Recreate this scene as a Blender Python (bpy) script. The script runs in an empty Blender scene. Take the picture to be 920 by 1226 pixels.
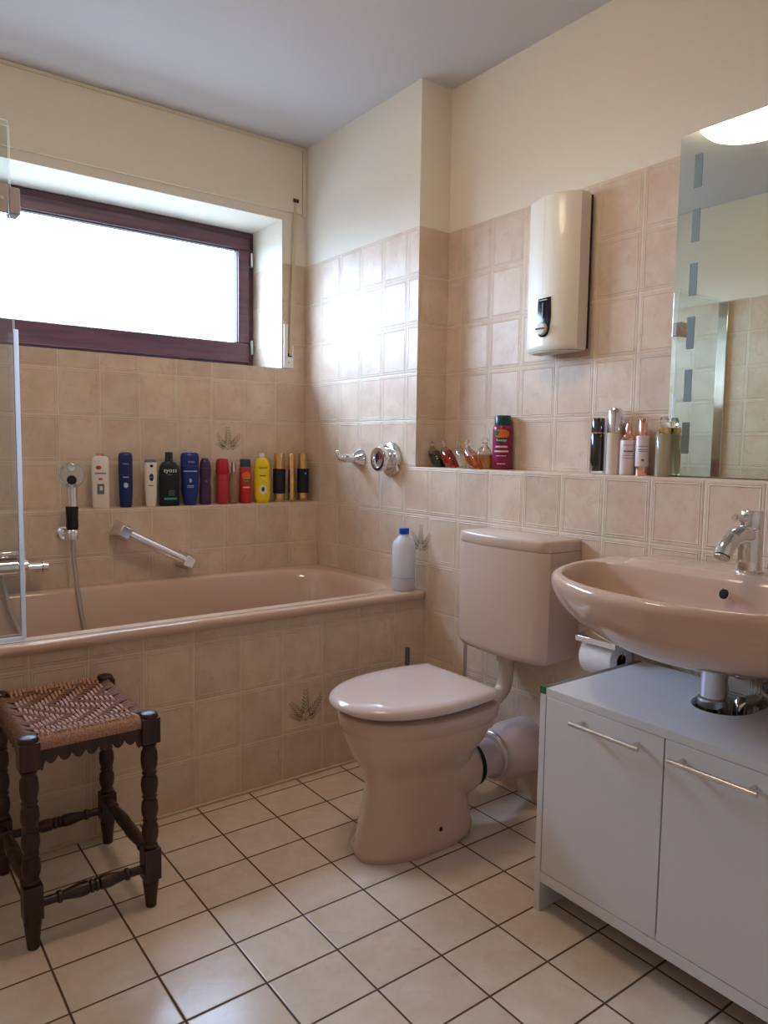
import bpy, bmesh, math, random
from mathutils import Vector, Matrix
random.seed(7)
PI = math.pi
S = bpy.context.scene
COL = S.collection
# ------------------------------------------------------------------ measurements
W, H = 0.1556, 0.18          # wall tile
Z0 = 1.9639                  # top of the tiling
ZC = 2.4892                  # ceiling
D = 0.1482                   # depth of the recess in the right wall
DL = 0.1263                  # depth of the ledge under the window
PE = 0.8263                  # where the pillar ends
LR = Z0 - 5*H                # right ledge height
LW = Z0 - 6*H                # window ledge height
YAP = 0.8934                 # bath panel plane
XL = -1.88                   # left wall
YF = -3.32                   # wall behind the camera

# ------------------------------------------------------------------ materials
def nt(name):
    m = bpy.data.materials.new(name); m.use_nodes = True
    t = m.node_tree; t.nodes.clear()
    o = t.nodes.new('ShaderNodeOutputMaterial'); return m, t, o
def N(t, kind, **kw):
    n = t.nodes.new(kind)
    for k, v in kw.items():
        if k in ('operation', 'blend_type', 'data_type', 'noise_dimensions', 'interpolation_type', 'clamp'): setattr(n, k, v)
        else: n.inputs[k].default_value = v
    return n
def math_(t, op, a, b=None, c=None):
    n = t.nodes.new('ShaderNodeMath'); n.operation = op
    for i, x in enumerate((a, b, c)):
        if x is None: continue
        if isinstance(x, (int, float)): n.inputs[i].default_value = x
        else: t.links.new(x, n.inputs[i])
    return n.outputs[0]
def sstep(t, v, a, b, lo=0.0, hi=1.0):
    n = t.nodes.new('ShaderNodeMapRange'); n.interpolation_type = 'SMOOTHSTEP'
    t.links.new(v, n.inputs['Value'])
    n.inputs['From Min'].default_value = a; n.inputs['From Max'].default_value = b
    n.inputs['To Min'].default_value = lo; n.inputs['To Max'].default_value = hi
    return n.outputs['Result']
def mixc(t, f, a, b):
    n = t.nodes.new('ShaderNodeMix'); n.data_type = 'RGBA'
    for i, x in ((0, f), (6, a), (7, b)):
        if isinstance(x, (int, float)): n.inputs[i].default_value = x
        elif isinstance(x, tuple): n.inputs[i].default_value = (x + (1,))[:4]
        else: t.links.new(x, n.inputs[i])
    return n.outputs[2]
def lin(r, g, b):
    f = lambda c: (c/255/12.92) if c/255 <= .04045 else ((c/255+.055)/1.055)**2.4
    return (f(r), f(g), f(b))
def simple(name, col, rough=.5, metal=0, noise=0.0, nscale=40, spec=.5, trans=0, ior=1.45, coat=0, bump=0, bscale=300):
    m, t, o = nt(name)
    p = t.nodes.new('ShaderNodeBsdfPrincipled')
    p.inputs['Roughness'].default_value = rough; p.inputs['Metallic'].default_value = metal
    p.inputs['Specular IOR Level'].default_value = spec
    p.inputs['Transmission Weight'].default_value = trans; p.inputs['IOR'].default_value = ior
    p.inputs['Coat Weight'].default_value = coat; p.inputs['Coat Roughness'].default_value = .05
    tc = t.nodes.new('ShaderNodeTexCoord')
    nz = t.nodes.new('ShaderNodeTexNoise'); nz.inputs['Scale'].default_value = nscale; nz.inputs['Detail'].default_value = 3
    t.links.new(tc.outputs['Object'], nz.inputs['Vector'])
    dark = tuple(max(0, c*(1-noise)) for c in col); light = tuple(min(1, c*(1+noise)) for c in col)
    t.links.new(mixc(t, nz.outputs['Fac'], dark, light), p.inputs['Base Color'])
    if bump:
        n2 = t.nodes.new('ShaderNodeTexNoise'); n2.inputs['Scale'].default_value = bscale; n2.inputs['Detail'].default_value = 2
        t.links.new(tc.outputs['Object'], n2.inputs['Vector'])
        b = t.nodes.new('ShaderNodeBump'); b.inputs['Strength'].default_value = bump; b.inputs['Distance'].default_value = .002
        t.links.new(n2.outputs['Fac'], b.inputs['Height']); t.links.new(b.outputs[0], p.inputs['Normal'])
    t.links.new(p.outputs[0], o.inputs[0]); return m
def tile(name, axis, u0, w, h, v0, ca, cb, cv, grout, gw=.0028, rough=.40, inset=True, vaxis='Z', var=.05, nsc=9, wavy=0):
    m, t, o = nt(name)
    p = t.nodes.new('ShaderNodeBsdfPrincipled'); p.inputs['Specular IOR Level'].default_value = .34 if inset else .5
    tc = t.nodes.new('ShaderNodeTexCoord'); sx = t.nodes.new('ShaderNodeSeparateXYZ')
    t.links.new(tc.outputs['Object'], sx.inputs[0])
    def cell(sock, o0, s):
        a = math_(t, 'DIVIDE', math_(t, 'SUBTRACT', sock, o0), s)
        fl = math_(t, 'FLOOR', a); fr = math_(t, 'MULTIPLY', math_(t, 'SUBTRACT', a, fl), s)
        return fl, math_(t, 'MINIMUM', fr, math_(t, 'SUBTRACT', s, fr))
    iu, eu = cell(sx.outputs[axis], u0, w); iv, ev = cell(sx.outputs[vaxis], v0, h)
    e = math_(t, 'MINIMUM', eu, ev)
    gm = sstep(t, e, gw*.35, gw*.75)              # 0 in the joint, 1 on the tile
    cmb = t.nodes.new('ShaderNodeCombineXYZ'); t.links.new(iu, cmb.inputs[0]); t.links.new(iv, cmb.inputs[1])
    wn = t.nodes.new('ShaderNodeTexWhiteNoise'); t.links.new(cmb.outputs[0], wn.inputs['Vector'])
    # mottled glaze, shifted for each tile
    va = t.nodes.new('ShaderNodeVectorMath'); va.operation = 'MULTIPLY_ADD'
    t.links.new(wn.outputs['Color'], va.inputs[0]); va.inputs[1].default_value = (.6, .6, .6); t.links.new(tc.outputs['Object'], va.inputs[2])
    n1 = t.nodes.new('ShaderNodeTexNoise'); n1.inputs['Scale'].default_value = nsc; n1.inputs['Detail'].default_value = 5; n1.inputs['Roughness'].default_value = .65
    n2 = t.nodes.new('ShaderNodeTexNoise'); n2.inputs['Scale'].default_value = nsc*2.2; n2.inputs['Detail'].default_value = 6; n2.inputs['Distortion'].default_value = 1.4
    for n in (n1, n2): t.links.new(va.outputs[0], n.inputs['Vector'])
    c = mixc(t, sstep(t, n1.outputs['Fac'], .35, .66), ca, cb)
    c = mixc(t, math_(t, 'MULTIPLY', sstep(t, n2.outputs['Fac'], .56, .72), .45), c, cv)
    br = sstep(t, wn.outputs['Value'], 0, 1, 1-var, 1+var)
    hs = t.nodes.new('ShaderNodeVectorMath'); hs.operation = 'SCALE'; t.links.new(c, hs.inputs[0]); t.links.new(br, hs.inputs['Scale'])
    tcol = mixc(t, gm, grout, hs.outputs[0])
    t.links.new(sstep(t, gm, 0, 1, .8, rough), p.inputs['Roughness'])
    hgt = math_(t, 'MULTIPLY', sstep(t, e, 0, gw), 1.0)
    if inset:
        def ridge(c0, wd, k):
            return math_(t, 'MULTIPLY', sstep(t, math_(t, 'ABSOLUTE', math_(t, 'SUBTRACT', e, c0)), 0, wd, 1, 0), k)
        r1, r2 = ridge(.0125, .0026, 1.3), ridge(.0065, .0018, .5)
        hgt = math_(t, 'ADD', hgt, r1); hgt = math_(t, 'ADD', hgt, r2)
        tcol = mixc(t, math_(t, 'MULTIPLY', math_(t, 'ADD', r1, r2), .42), tcol, grout)
    else:
        hgt = math_(t, 'ADD', hgt, math_(t, 'MULTIPLY', n1.outputs['Fac'], wavy))
    t.links.new(tcol, p.inputs['Base Color'])
    b = t.nodes.new('ShaderNodeBump'); b.inputs['Strength'].default_value = .9; b.inputs['Distance'].default_value = .0012
    t.links.new(hgt, b.inputs['Height']); t.links.new(b.outputs[0], p.inputs['Normal'])
    t.links.new(p.outputs[0], o.inputs[0]); return m
TA, TB, TV, TG = lin(220, 200, 178), lin(210, 184, 160), lin(200, 164, 140), lin(228, 212, 188)
V0 = Z0 - 20*H
t_right = tile('wall tile right', 'Y', -(.1354), W, H, V0, TA, TB, TV, TG)
t_back = tile('wall tile back', 'X', 0, W, H, V0, TA, TB, TV, TG)
t_rec = tile('wall tile recess', 'Y', -(PE+.0779), W, H, V0, TA, TB, TV, TG)
t_pil = tile('wall tile pillar side', 'X', -.002, .30, H, V0, TA, TB, TV, TG)
t_rev = tile('wall tile reveal', 'Y', -.12, .60, H, V0, TA, TB, TV, TG)
t_left = tile('wall tile left', 'Y', -.04, W, H, V0, TA, TB, TV, TG)
t_ledr = tile('ledge tile right', 'Y', -.1354, W, .6, -.30, TA, TB, TV, TG, vaxis='X', inset=False)
t_ledw = tile('ledge tile back', 'X', 0, W, .6, -.35, TA, TB, TV, TG, vaxis='Y', inset=False)
t_apr = tile('bath panel tile', 'X', -.1362, W, H, V0, TA, TB, TV, TG)
t_floor = tile('floor tile', 'X', -.9188, .1789, .1525, -.7896, lin(222, 208, 192), lin(212, 194, 174), lin(208, 182, 160), lin(84, 60, 44),
               gw=.0046, rough=.2, inset=False, vaxis='Y', var=.04, nsc=7, wavy=.9)
m_paint = simple('cream wall paint', lin(228, 219, 202), .85, noise=.02, bump=.25, bscale=260)
m_ceil = simple('ceiling paint', lin(214, 211, 210), .9, noise=.01, bump=.1)
m_trim = simple('cream shutter box', lin(228, 216, 192), .55, noise=.02)
m_caulk = simple('sand coloured sealant', lin(204, 184, 158), .6, noise=.05)
m_cer = simple('bahama beige ceramic', lin(208, 178, 158), .12, noise=.015, nscale=6, coat=.5)
m_cistern = simple('beige plastic', lin(206, 182, 164), .25, noise=.01, nscale=6)
m_lid = simple('beige lid plastic', lin(216, 196, 188), .12, noise=.01, nscale=6, coat=.3)
m_chrome = simple('chrome', (.82, .82, .84), .08, 1, noise=.02)
m_steel = simple('brushed steel', (.62, .61, .6), .28, 1, noise=.04, nscale=90)
m_bar = simple('satin steel handle', (.72, .70, .67), .25, 1, noise=.03)
m_white = simple('white laminate', lin(218, 216, 216), .5, noise=.02, nscale=60, bump=.15, bscale=500)
m_edge = simple('raw grey board edge', lin(120, 108, 98), .7, noise=.1, nscale=80)
m_green = simple('green tape', lin(52, 104, 62), .4, noise=.05)
m_dark = simple('dark void', lin(30, 24, 22), .8, noise=.1)
m_black = simple('black plastic', lin(18, 18, 20), .25, noise=.05)
m_hose = simple('metal shower hose', (.55, .53, .52), .3, 1, noise=.1, nscale=400, bump=.8, bscale=900)
m_heat = simple('ivory enamel', lin(232, 224, 206), .4, noise=.01, nscale=8, coat=.3)
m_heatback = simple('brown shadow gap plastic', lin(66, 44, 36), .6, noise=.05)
m_heatgrey = simple('ivory underside plastic', lin(200, 196, 184), .5, noise=.02)
m_disp = simple('dark blue display', lin(20, 22, 40), .2, noise=.05)
m_knobw = simple('ivory knob', lin(225, 218, 205), .35, noise=.02)
m_paper = simple('toilet paper', lin(240, 238, 240), .95, noise=.03, nscale=60, bump=.5, bscale=160)
m_socket = simple('pink grey rubber cuff', lin(206, 184, 178), .35, noise=.03)
m_white_p = simple('white plastic', lin(240, 238, 232), .4, noise=.02)
m_strap = simple('cream woven strap', lin(206, 190, 158), .8, noise=.08, nscale=200)
m_frost = simple('frosted glass strip', lin(128, 142, 144), .65, noise=.03)
m_frostedge = simple('strip edge', lin(206, 214, 190), .4, noise=.02)
def wood(name, a, b, sc=(40, 40, 3), rough=.35):
    m, t, o = nt(name); p = t.nodes.new('ShaderNodeBsdfPrincipled'); p.inputs['Roughness'].default_value = rough
    tc = t.nodes.new('ShaderNodeTexCoord'); mp = t.nodes.new('ShaderNodeMapping'); mp.inputs['Scale'].default_value = sc
    n = t.nodes.new('ShaderNodeTexNoise'); n.inputs['Scale'].default_value = 1; n.inputs['Detail'].default_value = 6; n.inputs['Distortion'].default_value = .6
    t.links.new(tc.outputs['Object'], mp.inputs[0]); t.links.new(mp.outputs[0], n.inputs['Vector'])
    t.links.new(mixc(t, sstep(t, n.outputs['Fac'], .3, .7), a, b), p.inputs['Base Color']); t.links.new(p.outputs[0], o.inputs[0]); return m
m_wood = wood('dark turned wood', lin(38, 20, 18), lin(68, 36, 30))
m_frame = wood('mahogany stained window wood', lin(70, 44, 50), lin(98, 62, 66), (3, 40, 40), .3)
m_gasket = simple('window gasket', lin(40, 28, 30), .6, noise=.05)
m_rope = wood('brown paper cord', lin(96, 62, 46), lin(146, 104, 80), (300, 300, 300), .7)
m_ropel = wood('light brown paper cord', lin(140, 98, 76), lin(190, 146, 120), (300, 300, 300), .7)
def glass_thin(name, tint, refl=1.0):
    m, t, o = nt(name)
    tr = t.nodes.new('ShaderNodeBsdfTransparent'); tr.inputs[0].default_value = tint + (1,)
    gl = t.nodes.new('ShaderNodeBsdfGlossy'); gl.inputs['Roughness'].default_value = .02
    lw = t.nodes.new('ShaderNodeLayerWeight'); fz = math_(t, 'ADD', math_(t, 'MULTIPLY', math_(t, 'POWER', lw.outputs['Facing'], 5), .9), .04)
    mx = t.nodes.new('ShaderNodeMixShader')
    t.links.new(math_(t, 'MULTIPLY', fz, refl), mx.inputs[0]); t.links.new(tr.outputs[0], mx.inputs[1]); t.links.new(gl.outputs[0], mx.inputs[2])
    t.links.new(mx.outputs[0], o.inputs[0]); return m
m_pane = glass_thin('window pane glass', (.98, .985, .985))
m_screen = glass_thin('shower screen glass', (.965, .978, .970))
m_brack = simple('brushed hinge plate', lin(168, 156, 158), .4, .0, noise=.04)
def lucent(name, col):
    m, t, o = nt(name)
    p = t.nodes.new('ShaderNodeBsdfPrincipled'); p.inputs['Roughness'].default_value = .15; p.inputs['Base Color'].default_value = col + (1,)
    tr = t.nodes.new('ShaderNodeBsdfTranslucent'); tr.inputs[0].default_value = col + (1,); mx = t.nodes.new('ShaderNodeMixShader'); mx.inputs[0].default_value = .65
    t.links.new(p.outputs[0], mx.inputs[1]); t.links.new(tr.outputs[0], mx.inputs[2]); t.links.new(mx.outputs[0], o.inputs[0]); return m
def mirror_mat():
    m, t, o = nt('silvered mirror'); p = t.nodes.new('ShaderNodeBsdfPrincipled')
    tc = t.nodes.new('ShaderNodeTexCoord'); nz = t.nodes.new('ShaderNodeTexNoise'); nz.inputs['Scale'].default_value = 2
    t.links.new(tc.outputs['Object'], nz.inputs['Vector'])
    t.links.new(mixc(t, nz.outputs['Fac'], (.72, .77, .70), (.74, .79, .72)), p.inputs['Base Color'])
    p.inputs['Metallic'].default_value = 1; p.inputs['Roughness'].default_value = .012
    t.links.new(p.outputs[0], o.inputs[0]); return m
m_screenedge = lucent('pale glass edge', (.86, .92, .92))
m_seal = lucent('clear seal strip', (.90, .92, .95))
m_mirror = mirror_mat()
def emis(name, col, s):
    m, t, o = nt(name); e = t.nodes.new('ShaderNodeEmission'); e.inputs[0].default_value = col + (1,); e.inputs[1].default_value = s
    t.links.new(e.outputs[0], o.inputs[0]); return m
m_lamp = emis('lit opal lamp glass', (1, .78, .55), 22)
m_glass = simple('clear glass', (.97, .97, .96), .03, trans=1, ior=1.45)
def liquid(name, c): return simple(name, c, .06, trans=.75, ior=1.36)
# ------------------------------------------------------------------ mesh builder
class MB:
    def __init__(s): s.v = []; s.f = []; s.m = []; s.M = None
    def add(s, vs, fs, m=0):
        b = len(s.v)
        if s.M is not None: vs = [s.M @ Vector(p) for p in vs]
        s.v += [tuple(p) for p in vs]; s.f += [tuple(b+i for i in f) for f in fs]; s.m += [m]*len(fs); return s
    def box(s, x0, x1, y0, y1, z0, z1, m=0, mats=None):
        vs = [(x, y, z) for x in (x0, x1) for y in (y0, y1) for z in (z0, z1)]
        fs = [(0, 1, 3, 2), (4, 6, 7, 5), (0, 4, 5, 1), (2, 3, 7, 6), (0, 2, 6, 4), (1, 5, 7, 3)]   # -x +x -y +y -z +z
        s.add(vs, fs, m)
        if mats:
            for i, k in enumerate('-x +x -y +y -z +z'.split()):
                if k in mats: s.m[len(s.m)-6+i] = mats[k]
        return s
    def loft(s, rings, caps=True, m=0, closed=False):
        n = len(rings[0]); vs = [p for r in rings for p in r]; fs = []
        K = len(rings)
        for k in range(K if closed else K-1):
            a = k*n; b = ((k+1) % K)*n
            for i in range(n):
                j = (i+1) % n; fs.append((a+i, a+j, b+j, b+i))
        if caps and not closed:
            if caps != 'end': fs.append(tuple(reversed(range(n))))
            fs.append(tuple((K-1)*n+i for i in range(n)))
        return s.add(vs, fs, m)
    def lathe(s, prof, c=(0, 0, 0), n=24, m=0, M=None):
        rings = []
        for r, z in prof:
            r = max(r, 1e-5)
            ring = [Vector((r*math.cos(2*PI*i/n), r*math.sin(2*PI*i/n), z)) for i in range(n)]
            if M is not None: ring = [M @ p for p in ring]
            rings.append([tuple(p+Vector(c)) for p in ring])
        return s.loft(rings, m=m)
    def sections(s, secs, c=(0, 0, 0), n=32, m=0):
        rings = []
        for q in secs:
            z, rx, ry = q[:3]; e = q[3] if len(q) > 3 else 2; ox = q[4] if len(q) > 4 else 0; oy = q[5] if len(q) > 5 else 0
            rings.append([(c[0]+ox+rx*sp(math.cos(2*PI*i/n), 2/e), c[1]+oy+ry*sp(math.sin(2*PI*i/n), 2/e), c[2]+z) for i in range(n)])
        return s.loft(rings, m=m)
    def tube(s, pts, r, n=12, m=0, caps=True):
        pts = [Vector(p) for p in pts]; rings = []
        R = r if isinstance(r, (list, tuple)) else [r]*len(pts)
        t = (pts[1]-pts[0]).normalized(); up = Vector((0, 0, 1)) if abs(t.z) < .9 else Vector((1, 0, 0))
        a = t.cross(up).normalized()
        for k, p in enumerate(pts):
            if k == 0: t = pts[1]-pts[0]
            elif k == len(pts)-1: t = pts[k]-pts[k-1]
            else: t = (pts[k+1]-pts[k]).normalized()+(pts[k]-pts[k-1]).normalized()
            t.normalize(); a = (a - t*a.dot(t)).normalized(); b = t.cross(a)
            rings.append([tuple(p + (a*math.cos(2*PI*i/n)+b*math.sin(2*PI*i/n))*R[k]) for i in range(n)])
        return s.loft(rings, caps=caps, m=m)
    def prism(s, poly, lo, hi, axis='z', m=0):
        def P(u, v, w): return {'z': (u, v, w), 'y': (u, w, v), 'x': (w, u, v)}[axis]
        return s.loft([[P(u, v, lo) for u, v in poly], [P(u, v, hi) for u, v in poly]], m=m)
    def build(s, name, mats, parent=None, bevel=0, seg=2, smooth=40, local=False, sub=0):
        me = bpy.data.meshes.new(name)
        off = Vector((0, 0, 0))
        if parent is not None and not local: off = wloc(parent)
        me.from_pydata([tuple(Vector(p)-off) for p in s.v], [], s.f)
        if not isinstance(mats, (list, tuple)): mats = [mats]
        for m in mats: me.materials.append(m)
        for p, k in zip(me.polygons, s.m): p.material_index = k
        bm = bmesh.new(); bm.from_mesh(me); bmesh.ops.recalc_face_normals(bm, faces=bm.faces); bm.to_mesh(me); bm.free()
        if smooth:
            me.polygons.foreach_set('use_smooth', [True]*len(me.polygons)); me.set_sharp_from_angle(angle=math.radians(smooth))
        me.update()
        o = bpy.data.objects.new(name, me); COL.objects.link(o)
        if parent is not None: o.parent = parent
        if bevel:
            b = o.modifiers.new('bevel', 'BEVEL'); b.width = bevel; b.segments = seg; b.limit_method = 'ANGLE'; b.angle_limit = math.radians(35)
        if sub:
            b = o.modifiers.new('subdivision', 'SUBSURF'); b.levels = sub; b.render_levels = sub
        return o
def sp(x, e): return math.copysign(abs(x)**e, x)
def wloc(o):
    v = Vector(o.location)
    while o.parent: o = o.parent; v = v + Vector(o.location)
    return v
def thing(name, label, cat, loc=(0, 0, 0), rz=0, group=None):
    o = bpy.data.objects.new(name, None); o.empty_display_size = .05; COL.objects.link(o)
    o.location = loc; o.rotation_euler = (0, 0, rz); return tag(o, label, cat, group)
def tag(o, label, cat, group=None):
    o['label'] = label; o['category'] = cat
    if group: o['group'] = group
    return o
def struct(o, label=None, cat=None):
    o['kind'] = 'structure'
    if label: o['label'] = label
    if cat: o['category'] = cat
    return o
def mbox(*a, **k): return MB().box(*a, **k)
def rot_to(d):
    return Vector((0, 0, 1)).rotation_difference(Vector(d).normalized()).to_matrix()
def smooth_curve(pts, k=6):
    P = [Vector(p) for p in pts]; P = [2*P[0]-P[1]]+P+[2*P[-1]-P[-2]]; out = []
    for i in range(1, len(P)-2):
        for j in range(k):
            t = j/k; a, b, c, d = P[i-1:i+3]
            out.append(.5*((2*b)+(c-a)*t+(2*a-5*b+4*c-d)*t*t+(3*b-a-3*c+d)*t**3))
    out.append(P[-2]); return out
# ------------------------------------------------------------------ lettering and leaf prints
def text_mesh(s, size):
    cu = bpy.data.curves.new('lettering', 'FONT'); cu.body = s; cu.size = size; cu.align_x = 'CENTER'; cu.align_y = 'CENTER'; cu.resolution_u = 2
    o = bpy.data.objects.new('lettering', cu); COL.objects.link(o)
    me = bpy.data.meshes.new_from_object(o.evaluated_get(bpy.context.evaluated_depsgraph_get()))
    bpy.data.objects.remove(o); bpy.data.curves.remove(cu)
    bm = bmesh.new(); bm.from_mesh(me); bmesh.ops.subdivide_edges(bm, edges=[e for e in bm.edges if e.calc_length() > .004], cuts=2)
    vs = [tuple(v.co) for v in bm.verts]; bm.verts.index_update(); fs = [tuple(v.index for v in f.verts) for f in bm.faces]
    bm.free(); bpy.data.meshes.remove(me); return vs, fs
def wrap(vs, rx, ry, z, a0=0, off=.0006):
    if abs(rx-ry) < 1e-6: return [((rx+off)*math.sin(x/rx+a0), -(ry+off)*math.cos(x/rx+a0), z+y) for x, y, _ in vs]
    e = 4 if rx == .041 else 3 if rx == .0325 else 2.6; out = []      # flat-sided oval bottles
    for x, y, _ in vs:
        u = max(-.97, min(.97, x/rx+a0*.6)); out.append((rx*u, -(ry+off)*(1-abs(u)**e)**(1/e), z+y))
    return out
def wtext(s, size, rx, ry, z, mat, parent, a0=0, off=.0006, name='lettering'):
    vs, fs = text_mesh(s, size); mb = MB(); mb.add(wrap(vs, rx, ry, z, a0, off), fs)
    return mb.build(name, mat, parent, local=True, smooth=0)
def wpatch(w, h, rx, ry, z, mat, parent, a0=0, off=.0004, name='printed_label', shape='rect'):
    n, k = 14, 8; vs = []
    for j in range(k+1):
        v = -1+2*j/k
        ww = w/2*(math.sqrt(max(0, 1-v*v)) if shape == 'oval' else 1)
        vs += [(ww*(-1+2*i/n), h/2*v, 0) for i in range(n+1)]
    fs = [(j*(n+1)+i, j*(n+1)+i+1, (j+1)*(n+1)+i+1, (j+1)*(n+1)+i) for j in range(k) for i in range(n)]
    mb = MB(); mb.add(wrap(vs, rx, ry, z, a0, off), fs); return mb.build(name, mat, parent, local=True)
# a sprig of leaves printed on a tile; P maps (u, v) to the wall
def sprig(mb, P, s, m0):
    random.seed(5)
    for ang, ln, mi in ((0, .058, 0), (-38, .05, 0), (40, .052, 1), (-62, .036, 1), (66, .034, 0)):
        a = math.radians(ang); dx, dy = math.sin(a), math.cos(a)
        for k in range(7):
            t = .25+.75*k/6
            for sd in (-1, 1):
                b = a+sd*math.radians(42); l = ln*.30*(1.15-.6*t); wd = l*.13
                x, y = dx*ln*t, dy*ln*t; ux, uy = math.sin(b), math.cos(b)
                q = [(x, y), (x+ux*l*.5-uy*wd, y+uy*l*.5+ux*wd), (x+ux*l, y+uy*l), (x+ux*l*.5+uy*wd, y+uy*l*.5-ux*wd)]
                mb.add([P(u*s, v*s) for u, v in q], [(0, 1, 2, 3)], m0+mi)
        q = [(-.0007, 0), (.0007, 0), (dx*ln, dy*ln)]
        mb.add([P(u*s, v*s) for u, v in q], [(0, 1, 2)], m0)
m_leafg = simple('printed leaf green', lin(146, 140, 116), .4, noise=.15, nscale=90)
m_leafb = simple('printed leaf plum', lin(150, 118, 104), .4, noise=.15, nscale=90)
# ------------------------------------------------------------------ room shell
# right wall
b = MB()
b.box(0, .40, YF, -PE, 0, LR, mats={'-x': 0, '+z': 3})
b.box(0, .40, -PE, .0, 0, Z0, mats={'-x': 0, '-y': 2})
b.box(0, .40, -PE, .0, Z0, ZC, m=4)
b.box(D, .40, YF, -PE, LR, Z0, mats={'-x': 1})
b.box(D, .40, YF, -PE, Z0, ZC, m=4)
sprig(b, lambda u, v: (-.0006, -.868-u, .745+v), 1.55, 5)
struct(b.build('wall_right', [t_right, t_rec, t_pil, t_ledr, m_paint, m_leafg, m_leafb], smooth=0))
# window wall
WX0, WX1, WZ0, WZ1, WD = -1.70, -.125, 1.491, 2.152, .36
b = MB()
b.box(XL-.3, .0, 0, WD, 0, WZ0, mats={'-y': 0, '+z': 4})
b.box(XL-.3, 0, -DL, 0, 0, LW, mats={'-y': 0, '+z': 1})
b.box(WX1, .0, 0, WD, WZ0, Z0, mats={'-y': 0, '-x': 2})
b.box(WX1, .0, 0, WD, Z0, ZC, m=3)
b.box(XL-.3, WX0, 0, WD, WZ0, Z0, mats={'-y': 0, '+x': 2})
b.box(XL-.3, WX0, 0, WD, Z0, ZC, m=3)
b.box(WX0, WX1, 0, WD, WZ1, ZC, m=3)
sprig(b, lambda u, v: (-.392+u, -.0006, 1.115+v), 1.6, 5)
m_sill = simple('white sill stone', lin(226, 222, 216), .3, noise=.03)
struct(b.build('wall_back', [t_back, t_ledw, t_rev, m_paint, m_sill, m_leafg, m_leafb], smooth=0))
b = MB(); b.box(XL-.3, XL, YF, 0, 0, Z0, m=0); b.box(XL-.3, XL, YF, 0, Z0, ZC, m=1)
struct(b.build('wall_left', [t_left, m_paint], smooth=0))
t_front = tile('wall tile front', 'X', -.03, W, H, V0, TA, TB, TV, TG)
b = MB(); b.box(XL-.3, .40, YF-.2, YF, 0, Z0, m=0); b.box(XL-.3, .40, YF-.2, YF, Z0, ZC, m=1)
struct(b.build('wall_front', [t_front, m_paint], smooth=0))
struct(mbox(XL-.3, .40, YF-.2, WD, -.12, 0).build('floor', t_floor, smooth=0))
struct(mbox(XL-.3, .40, YF-.2, WD, ZC, ZC+.2).build('ceiling', m_ceil, smooth=0))
# shutter box cover and its joint lines
b = MB(); b.box(XL+.002, -.028, -.012, -.0005, 2.190, 2.470)
struct(b.build('trim_1', m_trim, bevel=.003))
b = MB(); b.box(XL+.002, -.001, -.006, -.0005, 2.472, 2.488); b.box(-.022, -.001, -.006, -.0005, 2.18, 2.472)
struct(b.build('trim_2', m_trim, bevel=.002))
# window
win = bpy.data.objects.new('window_1', None); COL.objects.link(win); win.location = ((WX0+WX1)/2, .27, WZ0); struct(win)
FY = .272
def frame(x0, x1, z0, z1, w, y0, y1, wb=None):
    wb = wb or w; b = MB()
    b.box(x0, x1, y0, y1, z0, z0+wb); b.box(x0, x1, y0, y1, z1-w, z1)
    b.box(x0, x0+w, y0, y1, z0+wb, z1-w); b.box(x1-w, x1, y0, y1, z0+wb, z1-w); return b
frame(WX0, WX1, WZ0, WZ1, .045, FY+.012, FY+.08, .055).build('window_frame', m_frame, win, bevel=.004)
frame(WX0+.028, WX1-.028, WZ0+.040, WZ1-.030, .058, FY-.006, FY+.05, .096).build('sash', m_frame, win, bevel=.006, seg=3)
frame(WX0+.080, WX1-.080, WZ0+.130, WZ1-.084, .009, FY+.006, FY+.04).build('glazing_bead', m_gasket, win, bevel=.002)
mbox(WX0+.085, WX1-.085, FY+.025, FY+.031, WZ0+.134, WZ1-.088).build('pane', m_pane, win, smooth=0)
for z in (WZ0+.085, WZ1-.165):
    b = MB(); b.tube([(WX1-.020, FY-.012, z), (WX1-.020, FY-.012, z+.065)], .0065, 12); b.box(WX1-.026, WX1-.012, FY-.010, FY+.014, z+.004, z+.061)
    b.build('hinge_cover', m_steel, win, bevel=.001)
# roller shutter strap and its winder plate
st = thing('shutter_strap', 'cream roller shutter pull strap with its narrow wall plate beside the window', 'strap', (-.09, 0, WZ0))
b = MB(); b.loft([[(x, y, z) for x, y in ((x0-.007, -.012), (x0+.007, -.012), (x0+.007, -.014), (x0-.007, -.014))] for x0, z in ((-.086, 1.55), (-.074, 1.9), (-.062, 2.245))])
b.build('strap', m_strap, st)
b = MB(); b.box(-.118, -.068, -.010, -.0005, 1.494, 1.545); b.box(-.118, -.098, -.010, -.0005, 1.545, 1.69); b.box(-.076, -.068, -.010, -.0005, 1.545, 1.60)
b.build('winder_plate', m_white_p, st, bevel=.002)
mbox(-.098, -.070, -.006, -.0005, 1.545, 1.562).build('slot', m_dark, st)
b = MB(); b.lathe([(.0, 0), (.004, 0), (.004, .002), (.001, .003)], M=rot_to((0, -1, 0)), c=(-.093, -.010, 1.52), n=12); b.build('screw', m_steel, st)
mbox(-.075, -.048, -.016, -.012, 2.236, 2.252).build('strap_guide', m_heatback, st)
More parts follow.
